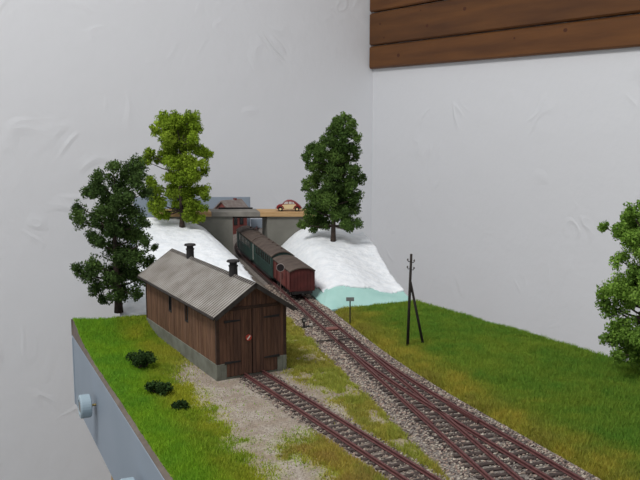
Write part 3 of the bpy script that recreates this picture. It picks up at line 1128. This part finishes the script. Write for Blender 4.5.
M_HRED = mat('dull_red_wall', lin(128, 72, 66), 0.85, lin(110, 60, 56), 10)
M_HROOF = mat('grey_brown_tiles', lin(138, 130, 126), 0.9, lin(120, 108, 102), 10)
house = thing('house', 'small dull red house with grey roof behind the bridge', 'house', (-1.84, 16.95, -0.075), 0.8)
house.scale = (0.9, 0.9, 1.08)
mb = MB()
mb.sweep([(-0.24, 0.0), (0.24, 0.0), (0.24, 0.49), (0.0, 0.635), (-0.24, 0.49)], -0.26, 0.26, Matrix.Rotation(math.pi / 2, 4, 'Z'))
hw = mb.build('wall', M_HRED, house)
for s in (-1, 1):
    mb = MB()
    q = [(s * 0.30, 0.462), (s * 0.30, 0.487), (0.0, 0.67), (0.0, 0.645)]
    mb.sweep(q if s < 0 else q[::-1], -0.31, 0.31, Matrix.Rotation(math.pi / 2, 4, 'Z'))
    mb.build('roof', M_HROOF, house)
MB().box(0.08, 0.14, -0.03, 0.03, 0.62, 0.69).build('chimney', M_HRED, house)
for x in (-0.14, 0.04):
    mb = MB().box(x, x + 0.1, -0.252, -0.238, 0.2, 0.34)
    f = mb.build('window', M_DARKGLASS, house)

# ------------------------------------------------------------------ train
M_WRED = mat('oxide_red_shaded', lin(94, 44, 42), 0.65, lin(76, 36, 34), 8)  # wagon red darkened in colour for the shade on its end
M_WRED2 = mat('oxide_red_lit_side', lin(122, 68, 62), 0.7, lin(102, 54, 50), 10)  # the same red made paler: light on the long sides put into the colour
M_CGREEN = mat('dark_bottle_green', lin(54, 78, 72), 0.6, lin(44, 62, 58), 8)
M_TROOF = mat('brown_grey_roof', lin(94, 82, 74), 0.85, lin(78, 66, 60), 7)
M_TIN = mat('pale_line', lin(176, 176, 168), 0.7)
Bogie_black = M_BLACK


def roof_arc(hw, z0, z1, n=10, th=0.014):
    """Arched roof profile (x,z)."""
    o_ = [(-hw + 2 * hw * i / n, z0 + (z1 - z0) * (1 - (abs(-1 + 2 * i / n)) ** 2.2)) for i in range(n + 1)]
    i_ = [(x * 0.99, z - th) for x, z in o_][::-1]
    return o_ + i_


def wheelset(parent, yy_, r=0.055):
    for s in (-1, 1):
        Mq = Matrix.Translation((s * 0.09, yy_, 0.010 + r)) @ Matrix.Rotation(math.pi / 2, 4, 'Y')
        MB().lathe([(r + 0.004, -0.008), (r + 0.004, -0.004), (r, -0.004), (r, 0.008)], 18, Mq).build('wheel', M_BLACK, parent)


def chassis(t, L, hw):
    mb = MB()
    mb.box(-0.10, 0.10, 0.02, L - 0.02, 0.055, 0.095)
    for s in (-1, 1):
        mb.box(s * 0.125 - 0.012, s * 0.125 + 0.012, 0.01, L - 0.01, 0.07, 0.10)
    mb.box(-hw + 0.02, hw - 0.02, 0.0, 0.02, 0.065, 0.10)
    mb.box(-hw + 0.02, hw - 0.02, L - 0.02, L, 0.065, 0.10)
    c = mb.build('chassis', M_BLACK, t)
    for yy_ in (L * 0.2, L * 0.8):
        wheelset(t, yy_)
        for s in (-1, 1):
            MB().box(s * 0.135 - 0.01, s * 0.135 + 0.01, yy_ - 0.035, yy_ + 0.035, 0.04, 0.09).build('axle_box', M_BLACK, c)
    for yy_, d in ((0.0, -1), (L, 1)):
        for s in (-1, 1):
            Mq = Matrix.Translation((s * 0.10, yy_, 0.088)) @ Matrix.Rotation(math.pi / 2 * -d, 4, 'X')
            MB().lathe([(0.010, 0.0), (0.010, 0.025), (0.022, 0.026), (0.024, 0.032)], 12, Mq).build('buffer', M_BLACK, c)
        MB().box(-0.012, 0.012, min(yy_, yy_ + 0.04 * d), max(yy_, yy_ + 0.04 * d), 0.05, 0.075).build('coupling', M_BLACK, c)


def train_at(Y):
    return (float(main_c(Y)), Y, 0.0)


# red goods wagon
L = 1.0
wagon = thing('goods_wagon', 'oxide red goods wagon at the tail of the train', 'wagon', train_at(10.36), TA)
wagon.location.x += 0.05
chassis(wagon, L, 0.155)
mb = MB()
hw = 0.152
ar = [(-hw, 0.10), (hw, 0.10), (hw, 0.372)] + [(hw - 2 * hw * i / 8, 0.372 + 0.032 * (1 - abs(-1 + i / 4) ** 2.2)) for i in range(1, 8)] + [(-hw, 0.372)]
mb.sweep(ar, 0.0, L)
body = mb.build('body', M_WRED, wagon)
n = 14
for i in range(n):
    y0 = 0.01 + (L - 0.02) * i / n
    y1 = 0.01 + (L - 0.02) * (i + 1) / n
    for s in (-1, 1):
        x = s * hw
        MB().box(min(x, x + s * 0.005), max(x, x + s * 0.005), y0 + 0.002, y1 - 0.002, 0.108, 0.366).build('plank', M_WRED2, body)
for i in range(7):
    x0 = -hw + 2 * hw * i / 7
    MB().box(x0 + 0.002, x0 + 2 * hw / 7 - 0.002, -0.005, 0.0, 0.11, 0.372).build('plank', M_WRED, body)
for s in (-1, 1):
    x = s * (hw + 0.005)
    dr = MB().box(min(x, x + s * 0.008), max(x, x + s * 0.008), 0.34, 0.66, 0.11, 0.355).build('sliding_door', M_WRED2, wagon)
    x2 = s * (hw + 0.016)
    MB().box(min(x2, x2 + s * 0.004), max(x2, x2 + s * 0.004), 0.42, 0.43, 0.19, 0.27).build('handle', M_BLACK, dr)
    for yy_ in (0.0, 0.22, 0.78, 0.985):
        MB().box(min(x, x + s * 0.01), max(x, x + s * 0.01), yy_, yy_ + 0.015, 0.10, 0.37).build('stanchion', M_WRED, body)
mb = MB()
mb.sweep(roof_arc(0.172, 0.370, 0.415), -0.02, L + 0.02)
mb.build('roof', M_TROOF, wagon, smooth=False)


def make_coach(label, Y):
    L = 1.42
    t = thing('passenger_coach', label, 'coach', train_at(Y), TA)
    t['group'] = 'green coaches of the train'
    t.location.x += 0.03
    chassis(t, L, 0.15)
    hw = 0.150
    mb = MB()
    ar = [(-hw, 0.085), (hw, 0.085), (hw, 0.40)] + [(hw - 2 * hw * i / 8, 0.40 + 0.045 * (1 - abs(-1 + i / 4) ** 2.2)) for i in range(1, 8)] + [(-hw, 0.40)]
    mb.sweep(ar, 0.0, L)
    bd = mb.build('body', M_CGREEN, t)
    for s in (-1, 1):
        x = s * hw
        for i in range(8):
            yy_ = 0.17 + i * 0.138
            w_ = MB().box(min(x, x + s * 0.003), max(x, x + s * 0.003), yy_, yy_ + 0.075, 0.255, 0.355).build('window', M_DARKGLASS, bd)
        MB().box(min(x, x + s * 0.006), max(x, x + s * 0.006), 0.0, L, 0.225, 0.237).build('waist_rail', M_CGREEN, bd)
        MB().box(min(x, x + s * 0.006), max(x, x + s * 0.006), 0.0, L, 0.375, 0.385).build('cant_rail', M_CGREEN, bd)
        for yy_ in (0.03, L - 0.13):
            d_ = MB().box(min(x, x + s * 0.007), max(x, x + s * 0.007), yy_, yy_ + 0.1, 0.10, 0.365).build('door', M_CGREEN, bd)
        xx = s * (hw + 0.004)
        MB().box(min(xx, xx + s * 0.022), max(xx, xx + s * 0.022), 0.05, L - 0.05, 0.075, 0.083).build('footboard', M_BLACK, t)
        MB().box(min(x, x + s * 0.012), max(x, x + s * 0.012), L - 0.022, L - 0.002, 0.12, 0.37).build('handrail', M_TIN, bd)
    rf = MB().sweep(roof_arc(0.168, 0.395, 0.462), -0.015, L + 0.015).build('roof', M_TROOF, t)
    for i in range(4):
        Mq = Matrix.Translation((0.04, 0.25 + i * 0.3, 0.455))
        MB().lathe([(0.016, -0.01), (0.016, 0.014), (0.022, 0.016), (0.01, 0.022)], 10, Mq).build('roof_vent', M_TROOF, rf)
    return t


make_coach('dark green coach coupled directly to the red wagon', 11.36)
make_coach('dark green coach farther off, passing under the bridge', 12.80)

# ------------------------------------------------------------------ trackside things
M_DARKWOOD = mat('creosoted_pole', lin(48, 42, 38), 0.85, lin(34, 30, 28), 15)
px, py, _ = ground(407.5, 345)
gz = float(ground_z(px, py))
pole = thing('telegraph_pole', 'dark wooden telegraph pole with slanting strut on the right grass', 'pole', (px, py, gz))
top = at_depth(411.3, 254, py) - Vector((px, py, gz))
MB().tube([(0, 0, -0.03), top * 0.5, top], [0.016, 0.015, 0.013], 10).build('pole', M_DARKWOOD, pole, smooth=True)
f2 = Vector(ground(424, 344)) - Vector((px, py, 0))
f2.z = float(ground_z(px + f2.x, py + f2.y)) - gz - 0.03
MB().tube([f2, top * 0.72], [0.0145, 0.012], 10).build('strut', M_DARKWOOD, pole, smooth=True)
M_INS = mat('insulator_grey', lin(90, 86, 82), 0.4)
for i, (dz, s) in enumerate(((0.075, -1), (0.085, 1), (0.15, -1), (0.16, 1))):
    c = top * ((top.z - dz) / top.z)
    br = MB().tube([c, c + Vector((s * 0.028, 0, -0.004)), c + Vector((s * 0.033, 0, 0.012))], 0.004, 6).build('bracket', M_DARKWOOD, pole)
    Mq = Matrix.Translation(c + Vector((s * 0.033, 0, 0.008)))
    MB().lathe([(0.008, 0.0), (0.009, 0.008), (0.005, 0.02)], 8, Mq).build('insulator', M_INS, br)

px, py, _ = ground(350, 320)
sgn = thing('track_sign', 'small grey blank board on a thin post beside the track', 'sign', (px, py, -0.03))
MB().box(-0.007, 0.007, -0.007, 0.007, -0.01, 0.29).build('post', M_BLACK, sgn)
MB().box(-0.046, 0.046, -0.013, -0.007, 0.255, 0.30).build('board', mat('grey_tin', lin(120, 124, 122), 0.6), sgn)

dsc = thing('disc_signal', 'dark round disc on a thin post standing left of the red wagon', 'signal', (-0.50, 10.22, -0.03))
MB().tube([(0, 0, -0.04), (0, 0, 0.46)], 0.005, 8).build('post', mat('post_brown', lin(112, 84, 78), 0.7), dsc)
Mq = Matrix.Translation((0, -0.006, 0.468)) @ Matrix.Rotation(math.pi / 2, 4, 'X')
dd = MB().lathe([(0.046, 0.0), (0.046, 0.008)], 20, Mq).build('disc', mat('disc_dark', lin(36, 30, 32), 0.6), dsc)
rim_ = MB()
rim_.tube([(0.048 * math.cos(a), -0.010, 0.468 + 0.048 * math.sin(a)) for a in np.linspace(0, 2 * math.pi, 25)], 0.005, 6, cap=False)
rim_.build('rim', mat('disc_rim', lin(150, 140, 136), 0.6), dd)

# point lever with lantern
px, py, _ = ground(304, 325)
lv = thing('point_lever', 'dark point lever with lantern and weight beside the turnout', 'railway lever', (px, py, -0.03), TA)
lv.scale = (0.8, 0.8, 0.72)
MB().box(-0.07, 0.12, -0.03, 0.03, 0.0, 0.016).build('base_plate', M_BLACK, lv)
MB().box(-0.012, 0.012, -0.012, 0.012, 0.012, 0.10).build('post', M_BLACK, lv)
lt = MB().box(-0.028, 0.028, -0.022, 0.022, 0.092, 0.145).build('lantern', M_BLACK, lv)
MB().lathe([(0.03, 0.0), (0.012, 0.016)], 10, Matrix.Translation((0, 0, 0.145))).build('lantern_cap', M_BLACK, lt)
MB().box(-0.018, 0.018, -0.024, -0.021, 0.105, 0.135).build('lantern_glass', mat('milk_glass', lin(150, 146, 140), 0.3), lt)
MB().tube([(0.02, -0.02, 0.02), (0.09, -0.05, 0.045)], 0.006, 8).build('lever_arm', M_BLACK, lv)
MB().lathe([(0.012, -0.012), (0.026, -0.006), (0.026, 0.006), (0.012, 0.012)], 14, Matrix.Translation((0.09, -0.05, 0.05)) @ Matrix.Rotation(math.pi / 2, 4, 'X')).build('weight', mat('weight_white', lin(176, 170, 162), 0.7), lv)
px, py, _ = ground(331, 328)
cv_ = thing('rail_cover', 'small flat rust-brown cover plate lying between the main rails', 'cover', (float(main_c(py)), py, -0.017), TA)
MB().prism([(-0.065, -0.04), (0.065, -0.04), (0.065, 0.04), (-0.065, 0.04)], 0.0, 0.02).build('plate', mat('rust_plate', lin(140, 98, 90), 0.8, lin(118, 80, 74), 20), cv_, bevel=0.006)
MB().box(-0.045, 0.045, -0.022, 0.022, 0.019, 0.026).build('lid', mat('rust_lid', lin(132, 92, 86), 0.8), cv_)

# ------------------------------------------------------------------ car on the bridge
M_CRED = mat('car_red', lin(128, 32, 32), 0.35, spec=0.5)
M_CREAM = mat('car_cream', lin(226, 206, 160), 0.4, spec=0.5)
M_TYRE = mat('tyre', lin(28, 26, 26), 0.8)
M_GLASS = mat('car_window_pale', lin(205, 200, 195), 0.15, spec=0.6)
car = thing('car', 'tiny red and cream rounded car parked on the bridge deck', 'car', (-0.51, ABY + 0.16, DZ1), 0.0)
# car faces left (-x); profile in x,z
prof = [(-0.215, 0.055), (-0.212, 0.085), (-0.18, 0.108), (-0.115, 0.122), (-0.075, 0.165), (-0.03, 0.188), (0.035, 0.188), (0.09, 0.168), (0.135, 0.135), (0.175, 0.10), (0.205, 0.065), (0.205, 0.045), (-0.20, 0.04)]


def loft(sections, m, name, parent, smooth=True):
    mb = MB()
    n = len(sections[0])
    for s_ in sections:
        mb.v += [tuple(p) for p in s_]
    for i in range(len(sections) - 1):
        for j in range(n):
            a, b = i * n + j, i * n + (j + 1) % n
            mb.f.append((a, b, b + n, a + n))
    mb.f.append(tuple(range(n - 1, -1, -1)))
    mb.f.append(tuple((len(sections) - 1) * n + j for j in range(n)))
    return mb.build(name, m, parent, smooth=smooth)


secs = []
for yy_, kx, kz in ((-0.072, 0.94, 0.90), (-0.062, 0.985, 0.97), (0, 1.0, 1.0), (0.062, 0.985, 0.97), (0.072, 0.94, 0.90)):
    secs.append([(x * kx, yy_, 0.04 + (z - 0.04) * kz) for x, z in prof])
body = loft(secs, M_CRED, 'body', car, smooth=False)
for s in (-1, 1):
    # cream flank between the wings
    p = [(-0.12, 0.045), (0.10, 0.045), (0.125, 0.085), (0.105, 0.118), (-0.105, 0.112), (-0.14, 0.08)]
    y0, y1 = (-0.078, -0.070) if s < 0 else (0.070, 0.078)
    MB().sweep(p if s > 0 else p, y0, y1).build('door_panel', M_CREAM, body)
    for q in ([(-0.092, 0.122), (-0.02, 0.122), (-0.02, 0.163), (-0.062, 0.160)], [(-0.008, 0.122), (0.042, 0.122), (0.042, 0.163), (-0.008, 0.163)], [(0.052, 0.122), (0.092, 0.124), (0.075, 0.152), (0.052, 0.160)]):
        MB().sweep(q, y0 + (0.003 if s < 0 else -0.002), y1 - (0.001 if s < 0 else 0.001)).build('window', M_GLASS, body)
    for cxw in (-0.145, 0.13):
        # wing
        arc = [(cxw + 0.062 * math.cos(a), 0.042 + 0.062 * math.sin(a)) for a in np.linspace(0, math.pi, 11)]
        arc_i = [(cxw + 0.043 * math.cos(a), 0.042 + 0.043 * math.sin(a)) for a in np.linspace(math.pi, 0, 11)]
        yy0, yy1 = (-0.094, -0.05) if s < 0 else (0.05, 0.094)
        MB().sweep(arc + arc_i, yy0, yy1).build('wing', M_CRED, body)
        Mq = Matrix.Translation((cxw, s * 0.072, 0.038)) @ Matrix.Rotation(math.pi / 2, 4, 'X')
        wh = MB().lathe([(0.030, -0.016), (0.038, -0.012), (0.038, 0.012), (0.030, 0.016)], 16, Mq).build('wheel', M_TYRE, car)
        MB().lathe([(0.018, -0.019), (0.018, 0.019)], 12, Mq).build('hubcap', M_CREAM, wh)
MB().add([(-0.118, -0.05, 0.124), (-0.118, 0.05, 0.124), (-0.079, 0.045, 0.166), (-0.079, -0.045, 0.166)], [(0, 1, 2, 3)]).build('windscreen', M_GLASS, body)
for xx, yq in ((-0.222, 0), (0.212, 0)):
    MB().box(xx - 0.006, xx + 0.006, -0.075, 0.075, 0.045, 0.058).build('bumper', M_TIN, body)

# ------------------------------------------------------------------ trees and bushes
M_LEAF = attr_mat('foliage_flock', 0.9, 0.1, transl=0.25)
M_BARK = mat('bark', lin(74, 62, 54), 0.95, lin(50, 42, 38), 20, 0.4)


def leaves(centres, radii, dens, size, pal, seed, squash=0.9):
    r_ = np.random.default_rng(seed)
    V, C = [], []
    pal = np.array(pal)
    for c, r in zip(centres, radii):
        # each cloud of flock is several small lumps
        k = max(9, int(15 * (r / 0.12)))
        sub = c + r * 0.86 * (lambda d: d / np.linalg.norm(d, axis=1, keepdims=True) * r_.random((k, 1)) ** 0.5)(r_.normal(size=(k, 3))) * np.array([1, 1, squash])
        cc = pal[r_.integers(len(pal))]
        for sc in sub:
            rr = max(r * r_.uniform(0.34, 0.58), 0.03)
            n = int(dens * (rr / 0.05) ** 2) + 10
            d = r_.normal(size=(n, 3))
            d /= np.linalg.norm(d, axis=1, keepdims=True)
            p = sc + d * rr * (0.55 + 0.55 * r_.random((n, 1)))
            s = size * (0.6 + 0.8 * r_.random((n, 1)))
            a = r_.normal(size=(n, 3)); a /= np.linalg.norm(a, axis=1, keepdims=True)
            a = a + 0.0 * d
            b = np.cross(a, d) + 0.5 * r_.normal(size=(n, 3)); b /= np.linalg.norm(b, axis=1, keepdims=True)
            tri = np.stack([p - a * s * 0.6, p + a * s * 0.6, p + b * s], 1)
            V.append(tri.reshape(-1, 3))
            lc = pal[r_.integers(len(pal), size=n)] * 0.5 + cc * 0.5
            C.append(lc * (0.75 + 0.5 * r_.random((n, 1))))
    return np.concatenate(V), np.concatenate(C)


def tree(name, label, base, Y, clumps, pal, seed, trunk_r, dens=46, size=0.020, trunk_frac=0.8, depth=0.22, grow=1.12):
    r_ = random.Random(seed)
    t = thing(name, label, 'tree', base)
    B = Vector(base)
    cs, rs = [], []
    xm = base[0]
    for px, py, pr_ in clumps:
        p = at_depth(px, py, Y)
        rad = pr_ * Y / F_PX
        off = abs(p.x - xm)
        dpt = r_.uniform(-1, 1) * depth
        cs.append(np.array([p.x - B.x, dpt, p.z - B.z]))
        rs.append(rad * grow)
    # a fuller crown: clouds on the far and near sides that the photograph only hints at
    zmin, zmax = min(c[2] for c in cs), max(c[2] for c in cs)
    for i in range(len(clumps) // 2):
        c = r_.choice(cs)
        cs.append(np.array([c[0] * 0.55, r_.choice((-1, 1)) * r_.uniform(0.6, 1.1) * depth * 1.25, min(max(c[2], zmin + 0.08), zmax - 0.12)]))
        rs.append(0.9 * sum(rs) / len(rs))
    V, C = leaves(cs, rs, dens, size, pal, seed)
    fo = tri_mesh('foliage', V, C, M_LEAF, t)
    fo['kind'] = 'stuff'
    H = zmax
    pts, rad = [], []
    for i in range(8):
        f = i / 7
        pts.append((0.03 * math.sin(f * 5 + seed) * f, 0.03 * math.cos(f * 4 + seed) * f, -0.03 + (H * trunk_frac + 0.03) * f))
        rad.append(trunk_r * (1.25 if i == 0 else 1.0) * (1 - 0.75 * f))
    MB().tube(pts, rad, 8).build('trunk', M_BARK, t, smooth=True)
    for c in cs[:len(clumps)]:
        z0 = max(0.17 * H, min(c[2] - 0.25 * abs(c[0]) - 0.06, H * trunk_frac * 0.97))
        f = min(1, z0 / (H * trunk_frac))
        s0 = Vector((0.03 * math.sin(f * 5 + seed) * f, 0.03 * math.cos(f * 4 + seed) * f, z0))
        e0 = Vector(c)
        if (e0 - s0).length < 0.05:
            continue
        m0 = s0.lerp(e0, 0.5) + Vector((0, 0, -0.02))
        MB().tube([s0, m0, e0], [trunk_r * 0.42 * (1 - 0.6 * f), trunk_r * 0.28 * (1 - 0.5 * f), 0.004], 5).build('branch', M_BARK, t, smooth=True)
    return t


P_DARK = [lin(70, 92, 46), lin(58, 78, 40), lin(90, 114, 56), lin(64, 84, 46)]
P_LIME = [lin(134, 160, 44), lin(114, 140, 38), lin(154, 176, 58), lin(102, 122, 38)]
P_MID = [lin(84, 110, 52), lin(70, 96, 46), lin(104, 130, 62), lin(64, 84, 44)]
P_FRESH = [lin(128, 162, 66), lin(108, 142, 56), lin(150, 182, 84), lin(92, 122, 54)]

x, y, _ = ground(119, 317)
tree('tree', 'dark green tree at the left edge beside the shed', (x, y, float(ground_z(x, y))), y,
     [(116, 166, 8), (127, 172, 11), (137, 166, 9), (112, 178, 6), (98, 176, 6), (94, 187, 10), (86, 194, 8), (103, 198, 9), (120, 186, 10), (140, 180, 9), (128, 198, 11), (146, 192, 8),
      (78, 208, 8), (84, 217, 9), (96, 222, 9), (112, 208, 11), (134, 212, 11), (146, 220, 9), (104, 232, 11), (92, 240, 9), (120, 230, 12), (136, 236, 11), (149, 240, 8),
      (80, 268, 8), (88, 276, 9), (98, 262, 10), (110, 252, 11), (126, 254, 11), (140, 256, 10), (146, 264, 8), (98, 284, 9), (112, 276, 11), (128, 274, 11), (140, 278, 9), (106, 296, 7), (122, 292, 9), (136, 292, 8), (118, 222, 9), (152, 250, 5)],
     P_DARK, 21, 0.045)
tree('tree', 'lime green tree on the white hill left of the bridge', tuple(at_depth(182, 227, 12.95) + Vector((0, 0, -0.02))), 12.95,
     [(163, 122, 9), (175, 120, 9), (188, 119, 9), (157, 129, 6), (195, 128, 7), (166, 136, 9), (182, 134, 10), (196, 138, 7), (170, 148, 9), (186, 148, 9), (198, 151, 7), (204, 154, 6),
      (148, 154, 6), (146, 161, 6), (158, 158, 7), (172, 162, 9), (188, 162, 9), (201, 164, 6), (152, 182, 7), (157, 190, 8), (170, 176, 7), (182, 178, 9), (196, 176, 8), (203, 172, 5),
      (172, 192, 9), (188, 192, 9), (202, 190, 7), (206, 195, 5), (160, 202, 8), (176, 206, 8), (194, 204, 9), (204, 207, 5), (152, 212, 6), (162, 216, 6), (190, 216, 7), (199, 217, 6)],
     P_LIME, 33, 0.04, dens=40, size=0.026, depth=0.25)
tree('tree', 'mid green tree on the white hill right of the bridge', tuple(at_depth(333, 246, 12.55) + Vector((0, 0, -0.02))), 12.55,
     [(347, 117, 6), (340, 122, 6), (352, 125, 6), (333, 131, 7), (345, 133, 8), (355, 137, 6), (328, 141, 7), (340, 145, 9), (353, 148, 7), (312, 149, 7), (308, 156, 6), (320, 153, 7),
      (332, 156, 9), (345, 160, 9), (357, 157, 5), (313, 165, 7), (324, 168, 9), (338, 172, 10), (352, 170, 8), (308, 184, 6), (304, 188, 4), (316, 181, 8), (330, 184, 10), (346, 184, 10), (358, 181, 6), (363, 178, 4),
      (314, 196, 8), (326, 198, 10), (342, 198, 10), (356, 196, 7), (312, 208, 7), (322, 212, 9), (338, 212, 10), (353, 210, 8), (308, 222, 6), (303, 226, 5), (314, 229, 6), (326, 224, 6), (347, 224, 7), (357, 222, 5), (350, 230, 5)],
     P_MID, 45, 0.042, dens=42, size=0.024, depth=0.25)
x, y, _ = ground(646, 379)
tree('tree', 'fresh green tree cut off by the right edge of the picture', (x, y, float(ground_z(x, y))), y,
     [(640, 203, 8), (633, 214, 7), (648, 198, 9), (618, 232, 7), (612, 230, 3), (628, 238, 9), (641, 228, 10), (655, 222, 12), (628, 264, 7), (638, 256, 10), (652, 250, 12), (634, 274, 7), (607, 293, 6), (616, 288, 8), (628, 290, 10), (642, 284, 10), (606, 304, 6), (614, 310, 7), (624, 304, 7), (640, 300, 8),
      (656, 290, 12), (668, 270, 12), (672, 240, 11), (664, 205, 9), (676, 300, 12), (684, 280, 10), (618, 330, 8), (612, 342, 7), (628, 338, 10), (616, 354, 6), (632, 354, 8), (644, 336, 10), (645, 352, 9), (660, 330, 12), (676, 335, 11), (664, 352, 9), (625, 322, 6), (640, 366, 6), (684, 318, 9)],
     P_FRESH, 57, 0.045, dens=70, size=0.019, grow=1.55)

bushes = [(140, 367, 13, 18), (160, 392, 10, 13), (180, 406, 5, 6)]
names = ['dark leafy bush, largest of three on the left grass', 'middle-sized dark bush on the left grass', 'smallest dark bush nearest the gravel yard']
P_BUSH = [lin(50, 72, 36), lin(38, 56, 32), lin(64, 86, 44)]
for (bx, by, rp, hp), lb in zip(bushes, names):
    x, y, _ = ground(bx, by)
    t = thing('bush', lb, 'bush', (x, y, float(ground_z(x, y))), group='bushes on the left grass')
    s = y / F_PX
    r_ = random.Random(bx)
    cs, rs = [], []
    for i in range(14):
        a = r_.uniform(0, 6.28)
        q = r_.uniform(0, 1) ** 0.5
        cs.append(np.array([math.cos(a) * q * rp * s + (0.3 * rp * s * (i - 6.5) / 6.5), math.sin(a) * q * rp * s * 0.9 - 0.2 * rp * s * (i - 6.5) / 6.5, r_.uniform(0.35, 1.0) * hp * s]))
        rs.append(rp * s * 0.25)
    V, C = leaves(cs, rs, 4, 0.019, P_BUSH, bx)
    fo = tri_mesh('foliage', V, C, M_LEAF, t)
    fo['kind'] = 'stuff'
    for c in cs:
        MB().tube([(0, 0, -0.02), tuple(c)], [0.006, 0.003], 5).build('stem', M_BARK, t)

# ------------------------------------------------------------------ knobs on the left fascia
M_KNOB = mat('grey_blue_plastic', lin(150, 168, 178), 0.45, spec=0.4)
M_BRASS = mat('brass_screw', lin(170, 150, 100), 0.4, metal=0.7)
fd = Vector((BLp[0] - FLp[0], BLp[1] - FLp[1], 0)).normalized()
fn = Vector((-fd.y, fd.x, 0))
ROT = fn.to_track_quat('Z', 'Y').to_matrix().to_4x4()
for (yy_, zc, lb) in ((7.47, -0.385, 'round grey-blue knob on brass screw, upper one on the grey fascia'), (5.72, -0.42, 'round grey-blue knob at the bottom edge of the fascia')):
    t_ = (yy_ - FLp[1]) / (BLp[1] - FLp[1])
    p = Vector((FLp[0] + (BLp[0] - FLp[0]) * t_, yy_, zc))
    kb = thing('adjusting_knob', lb, 'knob', p)
    kb.matrix_world = Matrix.Translation(p) @ ROT
    MB().lathe([(0.012, -0.02), (0.012, 0.08)], 12).build('screw', M_BRASS, kb)
    kn_ = MB().lathe([(0.100, 0.050), (0.110, 0.057), (0.112, 0.140), (0.104, 0.152), (0.070, 0.154), (0.066, 0.147)], 28).build('knob', M_KNOB, kb, smooth=False)
    MB().lathe([(0.05, 0.146), (0.05, 0.152)], 20).build('cap', mat('knob_cap', lin(120, 116, 112), 0.6), kn_)
